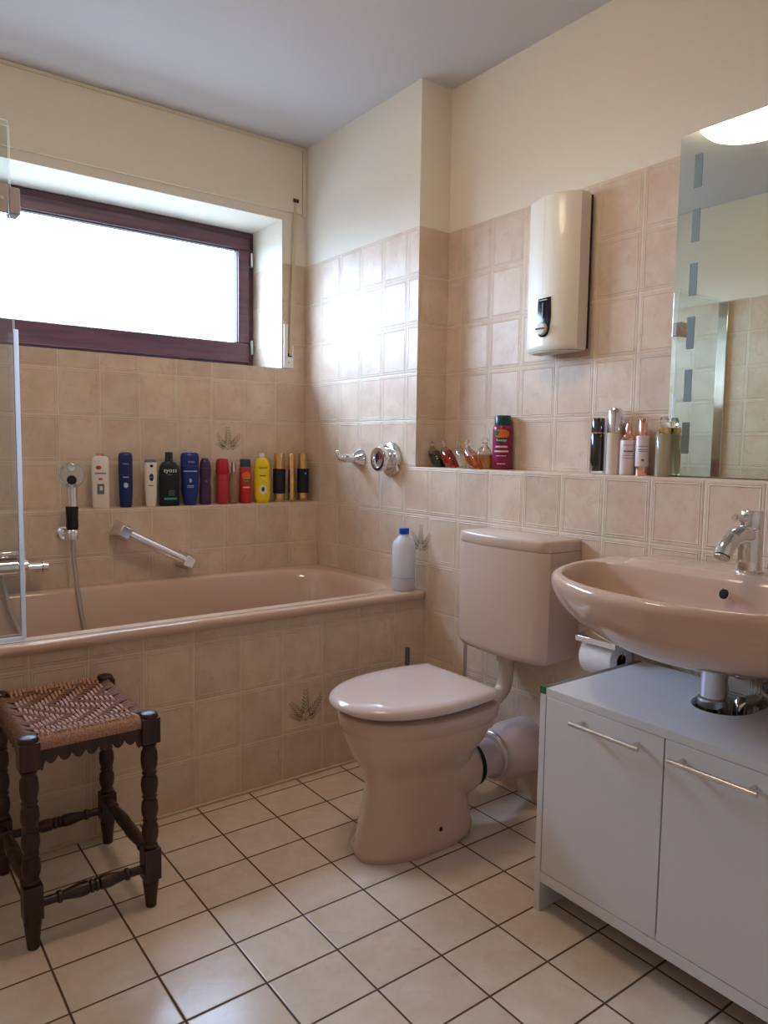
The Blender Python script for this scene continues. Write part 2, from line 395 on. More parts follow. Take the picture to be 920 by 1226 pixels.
# ------------------------------------------------------------------ bath
bath = thing('bathtub', 'beige built-in bathtub with a tiled front panel under the window', 'bathtub', (-.94, -.5, 0))
ZR = .597
def rrect(x0, x1, y0, y1, e, z, n=72):
    cx, cy, rx, ry = (x0+x1)/2, (y0+y1)/2, (x1-x0)/2, (y1-y0)/2
    return [(cx+rx*sp(math.cos(2*PI*i/n), 2/e), cy+ry*sp(math.sin(2*PI*i/n), 2/e), z) for i in range(n)]
X0b, X1b, Y0b, Y1b = XL+.001, -.001, -.912, -DL-.001
rings = [rrect(X0b+.01, X1b, Y0b+.010, Y1b, 60, .565, 96), rrect(X0b, X1b, Y0b, Y1b, 60, ZR-.021, 96), rrect(X0b, X1b, Y0b, Y1b, 60, ZR-.010, 96), rrect(X0b+.001, X1b-.0, Y0b+.003, Y1b, 60, ZR-.003, 96), rrect(X0b+.004, X1b, Y0b+.009, Y1b, 50, ZR, 96)]
for i, (dz, k) in enumerate(((0, 0), (-.003, .008), (-.012, .014), (-.04, .022), (-.12, .035), (-.25, .055), (-.34, .085), (-.385, .14), (-.395, .22))):
    rings.append(rrect(-1.80+k*2.2, -.058-k*1.5, -.872+k*.8, -.175-k*.8, 6-min(3, i*.35), ZR+dz, 96))
b = MB(); b.loft(rings, caps='end'); b.build('basin', m_cer, bath, smooth=50)
b = MB(); b.box(XL+.001, -.0008, -YAP, -.70, .0005, ZR-.0325, m=0)
sprig(b, lambda u, v: (-.522+u, -YAP-.0006, .195+v), 1.75, 1)
b.build('tiled_panel', [t_apr, m_leafg, m_leafb], bath, smooth=0)
mbox(XL+.001, -.0008, -YAP-.010, -YAP, .0005, .008).build('sealant_strip', m_caulk, bath, bevel=.002)
# ------------------------------------------------------------------ shower screen: two folded panes
sc = thing('shower_screen', 'frameless clear glass bath screen standing on the bath rim at the left wall', 'shower screen', (XL, -.84, ZR))
for y0, x1 in ((-.862, -1.398), (-.826, -1.388)):
    b = MB(); b.box(XL+.02, x1, y0, y0+.006, ZR+.010, 1.956, mats={'+x': 1, '+z': 1, '-z': 1})
    b.build('glass_pane', [m_screen, m_screenedge], sc, smooth=0)
mbox(XL+.001, XL+.024, -.870, -.815, ZR+.004, 1.958).build('wall_profile', m_chrome, sc, bevel=.002)
b = MB(); b.box(-1.398, -1.386, -.864, -.854, ZR+.008, 1.43); b.build('seal_strip', m_seal, sc, bevel=.002)
b = MB(); b.box(XL+.03, -1.39, -.866, -.852, ZR+.001, ZR+.012); b.build('bottom_seal', m_seal, sc, bevel=.002)
b = MB(); b.box(-1.475, -1.402, -.8705, -.8625, 1.722, 1.796); b.box(-1.400, -1.374, -.870, -.816, 1.722, 1.790); h = b.build('hinge', m_brack, sc, bevel=.003)
for x in (-1.418, -1.458):
    b = MB(); b.lathe([(0, 0), (.005, 0), (.005, .002), (.002, .0025)], M=rot_to((0, -1, 0)), c=(x, -.8705, 1.758), n=14); b.build('screw', m_steel, h)
b = MB(); b.lathe([(0, 0), (.010, 0), (.010, .008), (.020, .014), (.022, .022), (.016, .028), (0, .029)], M=rot_to((0, -1, 0)), c=(-1.43, -.815, 1.72), n=20)
# ------------------------------------------------------------------ bath mixer, hand shower, hose
mx = thing('bath_mixer', 'chrome bath mixer tap seen through the glass bath screen', 'tap', (-1.33, -DL, .70))
b = MB()
for x in (-1.47, -1.32):
    b = MB(); b.lathe([(0, 0), (.034, 0), (.034, .006), (.026, .013), (.017, .016), (.016, .034), (0, .034)], M=rot_to((0, -1, 0)), c=(x, -DL-.0005, .700), n=24); b.build('wall_rosette', m_chrome, mx)
b = MB(); b.tube([(-1.50, -.19, .698), (-1.285, -.19, .698)], .034, 24); b.tube([(-1.285, -.19, .698), (-1.25, -.19, .698)], .024, 20); b.build('body', m_chrome, mx, bevel=.001)
b = MB(); b.tube([(-1.272, -.19, .690), (-1.204, -.19, .690)], .019, 20); b.tube([(-1.203, -.19, .690), (-1.199, -.19, .690)], .025, 20); b.tube([(-1.198, -.19, .690), (-1.184, -.19, .690)], .019, 20); b.build('diverter_knob', m_chrome, mx)
b = MB(); b.loft([[(x, y, z+dz) for y, dz in ((-.232, 0), (-.160, 0), (-.160, .016), (-.232, .016))] for x, z in ((-1.46, .715), (-1.40, .735), (-1.34, .742), (-1.262, .742))]); b.build('lever', m_chrome, mx, bevel=.003)
b = MB(); b.tube(smooth_curve([(-1.40, -.19, .69), (-1.40, -.24, .685), (-1.40, -.30, .665), (-1.40, -.315, .645)]), .016, 16); b.build('spout', m_chrome, mx)
b = MB(); b.box(-1.268, -1.256, -.20, -.18, .63, .745); b.build('pull_rod', m_chrome, mx, bevel=.003)

hs = thing('shower_holder', 'small round chrome wall holder below the hand shower', 'holder', (-1.09, -DL, .80))
b = MB(); b.lathe([(0, 0), (.024, 0), (.026, .005), (.020, .012), (.0, .014)], M=rot_to((0, -1, 0)), c=(-1.112, -DL-.0005, .800), n=24); b.build('rosette', m_chrome, hs)
b = MB(); b.tube([(-1.112, -DL-.012, .800), (-1.102, -DL-.046, .800)], .010, 12); b.lathe([(.015, -.018), (.021, -.016), (.023, .012), (.019, .018), (.015, .018)], c=(-1.095, -.180, .800), n=24); b.build('cradle', m_chrome, hs)
sh = thing('hand_shower', 'hand shower with clear round head, black grip and hanging metal hose', 'hand shower', (-1.095, -.18, .78))
m_clearhead = simple('clear smoked shower head', (.80, .83, .86), .06, trans=.75)
hd = (-1.096, -.186, 1.018); hdir = Vector((-.12, -1, .12))
b = MB(); b.lathe([(0, -.012), (.020, -.011), (.040, -.004), (.046, .004), (.046, .010), (.042, .013), (0, .014)], M=rot_to(hdir), c=hd, n=36); b.build('shower_head', m_clearhead, sh)
b = MB(); b.lathe([(0, .0142), (.017, .0142), (.016, .018), (0, .0185)], M=rot_to(hdir), c=(hd[0]-.0, hd[1], hd[2]-.018), n=24); b.build('spray_plate', m_black, sh)
b = MB(); b.lathe([(0, .0145), (.014, .0145), (.012, .0185), (0, .020)], M=rot_to(hdir), c=(hd[0], hd[1], hd[2]+.026), n=20); b.build('chrome_badge', m_chrome, sh)
b = MB(); b.tube([(-1.095, -.182, .99), (-1.094, -.180, .93), (-1.094, -.180, .905)], [.020, .0205, .021], 16); b.build('neck', m_chrome, sh)
b = MB(); b.tube([(-1.094, -.180, .905), (-1.094, -.180, .90), (-1.094, -.180, .86), (-1.094, -.180, .83), (-1.094, -.180, .812)], [.020, .0225, .021, .0225, .017], 16); b.build('grip', m_black, sh)
b = MB(); pts = smooth_curve([(-1.094, -.180, .812), (-1.094, -.181, .77), (-1.088, -.186, .66), (-1.078, -.20, .54), (-1.066, -.22, .42), (-1.075, -.27, .31), (-1.14, -.30, .27), (-1.22, -.27, .34), (-1.30, -.22, .50), (-1.335, -.200, .660)], 8)
b.tube(pts, .0075, 10); b.build('hose', m_hose, sh)
# ------------------------------------------------------------------ grab bar
gb = thing('grab_bar', 'slanted chrome grab bar screwed to the tiles above the bath', 'grab bar', (-.78, -DL, .73))
A, B = Vector((-.900, -.188, .796)), Vector((-.660, -.188, .668))
dr = (B-A).normalized(); up = Vector((0, -1, 0)).cross(dr)
for P_ in (A-dr*.008, B+dr*.006):
    b = MB(); vs = []
    for y, s_ in ((-DL-.0005, .032), (-DL-.010, .032), (-.170, .021), (-.208, .021)):
        vs.append([tuple(Vector((P_.x, y, P_.z)) + dr*a*s_ + up*c*s_) for a, c in ((-1, -1), (1, -1), (1, 1), (-1, 1))])
    b.loft(vs); b.build('mount', m_chrome, gb, bevel=.003)
b = MB(); b.tube([A, B], .0185, 20); b.tube([A-up*.004+Vector((0, -.008, 0)), B-up*.004+Vector((0, -.008, 0))], .010, 10); b.build('bar', m_chrome, gb)
# ------------------------------------------------------------------ concealed valves
va = thing('stop_valve', 'chrome stop valve with a short lever on the tiled pillar', 'valve', (0, -.455, 1.09))
b = MB(); b.lathe([(0, 0), (.042, 0), (.043, .004), (.036, .018), (.022, .034), (.020, .038), (0, .038)], M=rot_to((-1, 0, 0)), c=(-.0005, -.455, 1.088), n=32); b.build('rosette', m_chrome, va)
b = MB(); b.tube([(-.036, -.455, 1.088), (-.062, -.450, 1.090)], [.019, .017], 20); b.tube(smooth_curve([(-.055, -.452, 1.090), (-.075, -.442, 1.090), (-.088, -.428, 1.096), (-.090, -.420, 1.122)]), [.018]*6+[.015]*6+[.010]*6+[.008], 12); b.build('lever', m_chrome, va)
va = thing('mixer_valve', 'large round chrome valve knob on the tiled pillar beside the ledge', 'valve', (0, -.672, 1.09))
b = MB(); b.lathe([(0, 0), (.068, 0), (.070, .004), (.060, .014), (.045, .018), (0, .018)], M=rot_to((-1, 0, 0)), c=(-.0005, -.672, 1.090), n=40); b.build('rosette', m_chrome, va)
b = MB(); b.lathe([(0, .018), (.040, .018), (.046, .026), (.047, .040), (.050, .046), (.050, .062), (.046, .068), (.034, .068), (.031, .060), (0, .058)], M=rot_to((-1, 0, 0)), c=(-.0005, -.672, 1.090), n=40); b.build('knob', m_chrome, va)
# ------------------------------------------------------------------ toilet
TY = -1.43
wc = thing('toilet', 'beige floor-standing toilet with closed lid beneath the cistern', 'toilet', (-.48, TY, 0))
def egg(xf, xb, hw, z, ef=2.1, eb=2.8, n=64, split=.45):
    # front half pointed, back half blunt
    cx = xb + (xf-xb)*split; out = []
    for i in range(n):
        a = 2*PI*i/n; c, s_ = math.cos(a), math.sin(a)
        if c < 0: out.append((cx+(cx-xf)*sp(c, 2/ef), TY+hw*sp(s_, 2/ef), z))
        else: out.append((cx+(xb-cx)*sp(c, 2/eb), TY+hw*sp(s_, 2/eb), z))
    return out
secs = [(0, -.672, -.30, .100), (.012, -.676, -.29, .106), (.03, -.676, -.285, .107), (.04, -.670, -.29, .102), (.09, -.662, -.295, .092), (.15, -.650, -.30, .083), (.205, -.640, -.29, .084), (.235, -.645, -.285, .094),
        (.265, -.664, -.28, .116), (.30, -.685, -.27, .138), (.335, -.700, -.26, .155), (.360, -.706, -.25, .164), (.368, -.708, -.248, .166), (.373, -.715, -.238, .173), (.406, -.717, -.235, .175), (.412, -.712, -.24, .171)]
b = MB(); b.loft([egg(xf, xb, hw, z, eb=2.8 if z < .3 else 3.2) for z, xf, xb, hw in secs])
b.build('bowl', m_cer, wc, smooth=60)
b = MB()   # trap swelling and rear foot
b.loft([[(x+r_*0, TY+hy*math.cos(2*PI*i/28), zc+hz*math.sin(2*PI*i/28)) for i in range(28)] for x, r_, hy, zc, hz in ((-.50, 0, .030, .20, .05), (-.46, 0, .070, .20, .085), (-.40, 0, .084, .19, .10), (-.33, 0, .082, .18, .098), (-.28, 0, .072, .175, .086), (-.262, 0, .066, .172, .078), (-.26, 0, .05, .172, .06))])
b.build('trap', m_cer, wc, smooth=60)
def lidshape(z, k=0, hw=.186, xf=-.742, xb=-.292):
    pts = []; cx = -.47
    for i in range(48):
        a = PI/2+PI*i/47; pts.append((cx+(cx-xf-k)*sp(math.cos(a), 2/2.15), TY+(hw-k)*sp(math.sin(a), 2/2.15), z))
    hb = hw-.022-k
    for t in (0.33, .66, 1): pts.append((cx+(xb-k-cx)*t, TY-(hw-k+(hb-hw+k)*t*t), z))
    for t in (1, .66, .33): pts.append((cx+(xb-k-cx)*t, TY+(hw-k+(hb-hw+k)*t*t), z))
    return pts
b = MB(); b.loft([lidshape(.4265, .022), lidshape(.4275, .018), lidshape(.4345, .018), lidshape(.4355, .022)]); b.build('seat', m_lid, wc, smooth=50)
b = MB(); b.loft([lidshape(.4375, .005), lidshape(.438, .001), lidshape(.445, 0), lidshape(.452, .004), lidshape(.457, .013), lidshape(.460, .03), lidshape(.462, .06), lidshape(.463, .11)]); b.build('lid', m_lid, wc, smooth=60)
for y in (TY-.075, TY+.075):
    b = MB(); b.tube([(-.312, y, .4130), (-.312, y, .4262)], .011, 14); b.build('hinge', m_lid, wc)
b = MB(); b.lathe([(0, 0), (.007, 0), (.007, .004), (.003, .008)], M=rot_to((0, -1, 0)), c=(-.455, TY-.093, .062), n=12); b.build('bolt_cap', m_dark, wc)
# drain connector
dc = thing('toilet_drain_connector', 'grey pink drain pipe socket between toilet outlet and wall', 'pipe', (-.13, TY, .17))
b = MB(); MX = rot_to((1, 0, 0))
b.lathe([(.056, -.2590), (.056, -.12), (.050, -.12)], M=MX, c=(0, TY, .172), n=32); b.build('pipe', m_socket, dc)
b = MB(); b.lathe([(.058, -.2595), (.068, -.259), (.069, -.248), (.060, -.244), (.058, -.244)], M=MX, c=(0, TY, .172), n=32); b.build('gasket', m_dark, dc)
b = MB(); b.lathe([(.058, -.170), (.070, -.170), (.075, -.163), (.075, -.150), (.070, -.145), (.072, -.135), (.082, -.115), (.090, -.09), (.090, -.001), (.05, -.001)], M=MX, c=(0, TY, .172), n=36); b.build('socket_cuff', m_socket, dc)
b = MB(); b.lathe([(.0755, -.166), (.0772, -.164), (.0772, -.157), (.0755, -.155)], M=MX, c=(0, TY, .172), n=36); b.build('clamp_ring', m_steel, dc)
# cistern
ci = thing('toilet_cistern', 'beige plastic toilet cistern with bowed front hung on the right wall', 'cistern', (0, -1.43, .49))
def cis(z, y0=-1.622, y1=-1.238, d0=.150, bow=.024, k=0):
    pts = [(-.0008, y0+k), (-.0008, y1-k)]; n = 14
    for i in range(n+1):
        t = i/n; y = (y1-k)+((y0+k)-(y1-k))*t; e = min(t, 1-t)
        edge = min(1, e/.035); rr = math.sqrt(max(0, 1-(1-edge)**2))
        pts.append((-(d0-.012+.012*rr+bow*(1-(2*t-1)**2)-k*.6), y))
    return [(x, y, z) for x, y in pts]
b = MB(); b.loft([cis(.498, k=.014), cis(.506, k=.004), cis(.52, k=0), cis(.835, k=0)]); b.build('tank', m_cistern, ci, smooth=50)
b = MB(); b.loft([cis(.8355, k=.002), cis(.837, k=0), cis(.862, k=0), cis(.868, k=.003), cis(.870, k=.008)]); b.build('lid', m_cistern, ci, smooth=50)
b = MB(); b.tube(smooth_curve([(-.105, TY, .505), (-.105, TY, .46), (-.108, TY, .41), (-.125, TY, .375), (-.165, TY, .352), (-.205, TY, .348), (-.245, TY, .347)]), .024, 20); b.tube([(-.105, TY, .4975), (-.105, TY, .47)], .032, 20)
b.build('flush_pipe', m_cistern, ci, smooth=60)
b = MB(); b.tube(smooth_curve([(-.12, -1.256, .499), (-.12, -1.256, .40), (-.12, -1.256, .26), (-.11, -1.256, .20), (-.06, -1.256, .18), (-.012, -1.256, .18)]), .0060, 10)
b.tube([(-.001, -1.256, .18), (-.03, -1.256, .18)], .013, 12); b.build('supply_pipe', m_steel, ci)
# toilet brush
tb = thing('toilet_brush', 'grey toilet brush handle standing behind the toilet near the bath', 'toilet brush', (-.13, -.97, 0))
b = MB(); b.lathe([(0, .001), (.045, .001), (.048, .01), (.046, .12), (.040, .125), (.040, .02), (0, .02)], c=(-.13, -.965, 0), n=24); b.build('holder', m_white_p, tb)
b = MB(); b.tube([(-.13, -.965, .03), (-.13, -.962, .20), (-.130, -.960, .385), (-.130, -.960, .407)], [.008, .008, .009, .009], 12); b.build('handle', simple('dark grey metal stick', lin(112, 106, 108), .3, .7, noise=.1), tb)
# ------------------------------------------------------------------ toilet paper
th = thing('toilet_roll_holder', 'chrome toilet roll holder with flat cover between cistern and cabinet', 'holder', (0, -1.73, .58))
b = MB(); b.loft([[(-.001, -1.706, z+.010), (-.001, -1.839, z+.010), (-.118, -1.839, z-.014), (-.118, -1.706, z-.014)] for z in (.625, .628)]); b.box(-.121, -.117, -1.839, -1.706, .598, .6145); b.build('cover', m_chrome, th, bevel=.001)
b = MB(); b.box(-.006, -.0008, -1.835, -1.795, .585, .632); b.tube(smooth_curve([(-.004, -1.815, .598), (-.05, -1.817, .586), (-.062, -1.817, .556), (-.064, -1.810, .5550)], 4), .004, 10); b.tube([(-.064, -1.817, .5550), (-.064, -1.695, .5550)], .0155, 14); b.build('arm', m_chrome, th)
tr = thing('toilet_roll', 'white toilet paper roll under the chrome cover', 'toilet roll', (-.064, -1.755, .5550))
MYm = rot_to((0, 1, 0))
b = MB(); b.lathe([(.0195, -1.821), (.052, -1.821), (.0535, -1.817), (.0535, -1.721), (.052, -1.717), (.0195, -1.717), (.0195, -1.821)], M=MYm, c=(-.064, 0, .5550), n=40); b.build('paper', m_paper, tr, smooth=50)
b = MB(); b.lathe([(.0160, -1.819), (.0193, -1.819), (.0193, -1.706), (.0160, -1.706), (.0160, -1.819)], M=MYm, c=(-.064, 0, .5550), n=24); b.build('cardboard_core', m_caulk, tr)
# ------------------------------------------------------------------ water heater
he = thing('water_heater', 'ivory electric water heater with dark dial panel mounted in the tiled recess', 'water heater', (D, -1.412, 1.45))
HC = -1.412
def hsec(z, k=0, half=.096, xb=.130, front=.045):
    pts = [(xb, HC-half+k), (xb, HC+half-k)]
    n = 18
    for i in range(n+1):
        t = -1+2*i/n; y = HC-(half-k)*t
        # flat facet on the far side, fuller curve on the near side
        x = front+k + (.040*(max(0, t))**2.2 if t > 0 else .022*(-t)**2.0)
        pts.append((x, y))
    return [(x, y, z) for x, y in pts]
b = MB(); b.loft([hsec(1.452, .004), hsec(1.456, .001), hsec(1.47), hsec(1.925), hsec(1.934, .003), hsec(1.938, .010)]); b.build('housing', m_heat, he, smooth=40)
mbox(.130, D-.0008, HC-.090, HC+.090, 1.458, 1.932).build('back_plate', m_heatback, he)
b = MB(); b.loft([[(x, y, z) for x, y, _ in hsec(0, .006)] for z in (1.4485, 1.4515)]); b.build('underside', m_heatgrey, he)
mbox(.0455, .0475, HC+.0155, HC+.0168, 1.63, 1.928).build('seam', m_heatgrey, he)
PC = HC+.008
def panel_poly(k=0):
    pts = []
    for i in range(13):
        a = PI+PI*i/12; pts.append((PC-(.026-k)*math.cos(a), 1.520+(.026-k)*math.sin(a)))
    pts += [(PC-.030+k, 1.560), (PC-.0275+k, 1.618-k), (PC+.024-k, 1.616-k), (PC+.028-k, 1.56)]
    return pts
def px_(y):
    t = -(y-HC)/.096
    return .045 + (.040*t**2.2 if t > 0 else .022*(-t)**2)
def panel(k, dx, z=0):
    return [(px_(y)-dx, y, zz) for y, zz in panel_poly(k)]
b = MB(); b.loft([panel(0, -.002), panel(0, .0030), panel(.002, .0040)]); b.build('control_panel', m_disp, he)
mbox(.0385, .0420, PC-.0008, PC+.0008, 1.555, 1.602).build('scale_line', m_heatgrey, he)
mbox(.0385, .0418, PC-.017, PC+.015, 1.6085, 1.6110).build('printed_line', m_heatgrey, he)
kn = None
b = MB(); b.lathe([(0, 0), (.020, 0), (.0205, .006), (.018, .012), (0, .013)], M=rot_to((-1, 0, 0)), c=(.0415, PC, 1.520), n=28); kn = b.build('temperature_knob', m_knobw, he)
mbox(.0275, .0290, PC-.018, PC+.018, 1.517, 1.522).build('pointer_groove', m_heatback, kn)
# ------------------------------------------------------------------ mirror
mi = thing('mirror', 'large frameless wall mirror with a column of frosted glass strips', 'mirror', (D, -2.17, LR))
mbox(D-.0085, D-.0035, -2.545, -1.800, LR+.003, 2.010, mats={}).build('mirror_glass', m_mirror, mi, bevel=.0012, seg=2)
mbox(D-.0033, D-.0008, -2.53, -1.815, LR+.012, 2.0).build('backing', m_frostedge, mi)
for i in range(6):
    z1 = 1.947-.1457*i
    for y in (-1.8685, -2.4985):
        b = MB(); b.box(D-.0095, D-.0086, y, y+.0225, z1-.0885, z1); b.build('frosted_strip', m_frost, mi)
# ------------------------------------------------------------------ wash basin
SY = -2.165; RZ = .845
ba = thing('wash_basin', 'beige ceramic wash basin mounted under the mirror', 'wash basin', (0, SY, .64))
def outline():
    half = [(-.001, .400), (-.12, .390), (-.25, .378), (-.36, .340), (-.43, .292), (-.485, .225), (-.525, .14), (-.543, .06), (-.546, 0)]
    pts = [(x, SY+y) for x, y in half] + [(x, SY-y) for x, y in reversed(half[:-1])]
    return pts
def resample(poly, n, c):
    out = []
    P = [Vector((x, y)) for x, y in poly]; m = len(P)
    P2 = []
    for i in range(m-1):
        a, b_, c_, d_ = P[max(i-1, 0)], P[i], P[i+1], P[min(i+2, m-1)]
        for k in range(8):
            t = k/8; P2.append(.5*((2*b_)+(c_-a)*t+(2*a-5*b_+4*c_-d_)*t*t+(3*b_-a-3*c_+d_)*t**3))
    P2.append(P[-1]); P2.append(P[0]); cc = Vector(c)
    for i in range(n):
        a = 2*PI*i/n; d = Vector((math.cos(a), math.sin(a))); best = None
        for k in range(len(P2)-1):
            p, q_ = P2[k]-cc, P2[k+1]-cc; e = q_-p; den = d.x*e.y-d.y*e.x
            if abs(den) < 1e-12: continue
            t = (p.x*e.y-p.y*e.x)/den; s_ = (p.x*d.y-p.y*d.x)/den
            if t > 0 and -1e-6 <= s_ <= 1+1e-6: best = t if best is None else max(best, t)
        out.append(cc+d*(best or .1))
    return out
BC = (-.28, SY); NB = 96
OUT = resample(outline(), NB, BC)
def oring(s_, z, k=0, c2=(-.20, SY), inset=0):
    r = []
    for p in OUT:
        v = p-Vector(c2); q_ = Vector(c2)+v*s_
        if inset: q_ = q_ - v.normalized()*inset
        r.append((min(q_.x, -.001), q_.y, z))
    return r
IC = (-.33, SY); OU2 = resample(outline(), NB, IC); INN = []
for i in range(NB):
    a = 2*PI*i/NB; c, s_ = math.cos(a), math.sin(a); ro = (OU2[i]-Vector(IC)).length-.030
    if c > 0: ro = (ro**-9+(.160/max(c, 1e-3))**-9)**(-1/9)
    INN.append(Vector((IC[0]+ro*c, IC[1]+ro*s_)))
def iring(k, z, sh=0):
    c2 = Vector((-.32+sh, SY)); return [((c2+(p-c2)*k).x, (c2+(p-c2)*k).y, z) for p in INN]
rings = []
for j in range(13):
    a = PI/2*(1-j/12); rings.append(oring(.16+.84*math.cos(a)**.95 if j else .16, RZ-.020-.160*math.sin(a)**1.2))
rings += [oring(1, RZ-.014), oring(1, RZ-.006, inset=.002), oring(1, RZ-.001, inset=.007), oring(1, RZ, inset=.013)]
rings += [iring(1.025, RZ), iring(1.010, RZ-.001), iring(1.0, RZ-.006), iring(.985, RZ-.02), iring(.955, RZ-.05), iring(.90, RZ-.085), iring(.80, RZ-.112), iring(.60, RZ-.132, .01), iring(.35, RZ-.143, .03), iring(.14, RZ-.147, .05)]
b = MB(); b.loft(rings); b.build('bowl', m_cer, ba, smooth=70)
# raised tap deck
def dk(z, k): return rrect(-.158+k, -.0012, SY-.288+k, SY+.288-k, 8, z, 64)
b = MB(); b.loft([dk(RZ-.004, -.010), dk(RZ+.001, -.008), dk(RZ+.004, -.003), dk(RZ+.009, .002), dk(RZ+.013, .007), dk(RZ+.014, .014)]); b.build('tap_deck', m_cer, ba, smooth=60)
b = MB(); b.lathe([(.0, -.004), (.0105, -.004), (.0125, .0), (.0115, .0015), (.0095, .0), (.009, -.003)], M=rot_to((-1, 0, .25)), c=(-.186, SY-.002, RZ-.030), n=24)
b.build('overflow_rim', m_chrome, ba)
b = MB(); b.lathe([(0, 0), (.0092, 0), (.0092, .0030), (0, .0032)], M=rot_to((-1, 0, .25)), c=(-.186, SY-.002, RZ-.030), n=24); b.build('overflow_hole', m_dark, ba)
b = MB(); b.lathe([(0, 0), (.030, 0), (.030, .002), (.024, .004), (0, .003)], c=(-.27, SY, RZ-.147), n=28); b.build('drain_ring', m_chrome, ba)
# basin tap
ft = thing('basin_tap', 'chrome single-lever tap standing on the wash basin', 'tap', (-.105, -2.172, RZ+.014))
FX, FYy, FZ = -.098, -2.176, RZ+.014
b = MB(); b.lathe([(0, 0), (.031, 0), (.0315, .003), (.028, .006), (.0272, .05), (.0268, .100), (0, .100)], c=(FX, FYy, FZ), n=36); b.build('body', m_chrome, ft)
b = MB(); b.lathe([(0, .1015), (.0258, .1015), (.0265, .104), (.0265, .140), (.0245, .143), (0, .144)], c=(FX, FYy, FZ), n=36); hh = b.build('cartridge_head', m_chrome, ft)
b = MB(); b.tube([(FX-.02, FYy, FZ+.128), (FX-.068, FYy, FZ+.130), (FX-.074, FYy, FZ+.130)], [.0085, .0075, .0085], 16); b.tube([(FX-.0745, FYy, FZ+.130), (FX-.078, FYy, FZ+.130)], .005, 12); b.build('lever', m_chrome, hh)
b = MB(); b.tube(smooth_curve([(FX-.01, FYy, FZ+.088), (FX-.045, FYy, FZ+.090), (FX-.078, FYy, FZ+.084), (FX-.106, FYy, FZ+.068), (FX-.122, FYy, FZ+.046)]), [.021]*5+[.0205]*10+[.0195]*10, 24); sp_ = b.build('spout', m_chrome, ft, smooth=60)
b = MB(); b.tube([(FX-.1225, FYy, FZ+.045), (FX-.1245, FYy, FZ+.042)], .0160, 20); b.build('aerator', m_steel, sp_)
# trap and angle valves under the basin
tp = thing('basin_drain', 'chrome basin drain pipe dropping through the cabinet top cut-out', 'drain', (-.20, -2.165, .56))
b = MB(); b.lathe([(0, .0745), (.034, .074), (.034, .066), (.029, .048), (.029, -.008), (.033, -.012), (.033, -.03), (.027, -.034), (.018, -.036), (.0175, -.19), (0, -.19)], c=(-.205, SY, .590), n=28); b.build('tailpiece', m_chrome, tp)
b = MB(); b.tube(smooth_curve([(-.205, SY, .40), (-.19, SY, .35), (-.14, SY, .35), (-.10, SY, .42), (-.08, SY, .53), (-.06, SY, .535), (-.001, SY, .535)]), .017, 16); b.build('waste_bend', m_chrome, tp)
for k, y in enumerate((-2.235, -2.115)):
    av = thing('angle_valve', ('right' if k == 0 else 'left') + ' of the two chrome angle valves under the wash basin', 'valve', (0, y, .58))
    b = MB(); b.lathe([(0, 0), (.026, 0), (.026, .003), (.012, .010), (.010, .05), (.014, .052), (.014, .070), (0, .071)], M=rot_to((-1, 0, 0)), c=(-.0008, y, .600), n=20); b.build('body', m_chrome, av)
    b = MB(); b.lathe([(0, .071), (.017, .071), (.018, .075), (.018, .090), (.015, .093), (0, .093)], M=rot_to((-1, 0, 0)), c=(-.0008, y, .600), n=16); b.build('handwheel', m_chrome, av)
    b = MB(); b.tube(smooth_curve([(-.04, y, .605), (-.04, y, .640), (-.06, y+(SY-y)*.4, .655)], 5), .005, 10); b.build('hose', m_steel, av)
# ------------------------------------------------------------------ cabinet
ca = thing('basin_cabinet', 'white basin cabinet with two doors and bar handles', 'cabinet', (-.24, -2.195, 0))
CX0, CX1 = -.440, -.045; CY1, CY0 = -1.860, -2.530; CT = .565
def side(y0, y1):
    b = MB(); b.box(CX0, CX1, y0, y1, .0005, CT-.0012, m=0); b.box(CX0+.002, CX1-.002, y0+.001, y1-.001, CT-.0012, CT, m=1); return b
side(-1.877, CY1).build('side_panel', [m_white, m_edge], ca, bevel=.0008)
side(CY0, -2.513).build('side_panel', [m_white, m_edge], ca, bevel=.0008)
mbox(CX0-.0008, CX0+.022, -1.8775, CY1+.0008, CT-.016, CT+.0006).build('corner_tape', m_green, ca)
# top with cut-out open to the back
b = MB(); yL, yR = -1.8775, -2.5125
hole = []
cx, cy, rx, ry = -.190, -2.185, .082, .068
for i in range(25):
    a = PI/2 + PI*i/24; hole.append((cx+rx*math.cos(a), cy+ry*math.sin(a)))     # front half of the cut-out, from +y round to -y
poly = [(CX1, yL), (CX0, yL), (CX0, yR), (CX1, yR), (CX1, cy-ry)] + list(reversed(hole)) + [(CX1, cy+ry)]
b.prism(poly, CT-.019, CT); b.build('top_board', m_white, ca, smooth=30)
mbox(CX0+.002, CX1, yR, yL, .105, .120).build('bottom_board', m_white, ca, bevel=.0005)
mbox(CX0, CX0+.016, yR, yL, .078, .1045).build('bottom_rail', m_white, ca, bevel=.0008)
for k, (y0, y1, h0, h1) in enumerate(((-2.1925, -1.8800, -1.985, -2.140), (-2.5100, -2.1960, -2.232, -2.388))):
    dr_ = mbox(CX0-.0005, CX0+.016, y0, y1, .1065, CT-.0205).build('door', m_white, ca, bevel=.001)
    b = MB(); hz = .514
    b.tube([(CX0-.030, h0+.012, hz), (CX0-.030, h1-.012, hz)], .0058, 16)
    for y in (h0-.006, h1+.006): b.tube([(CX0-.001, y, hz), (CX0-.030, y, hz)], .0048, 12)
    b.build('handle', m_bar, dr_)
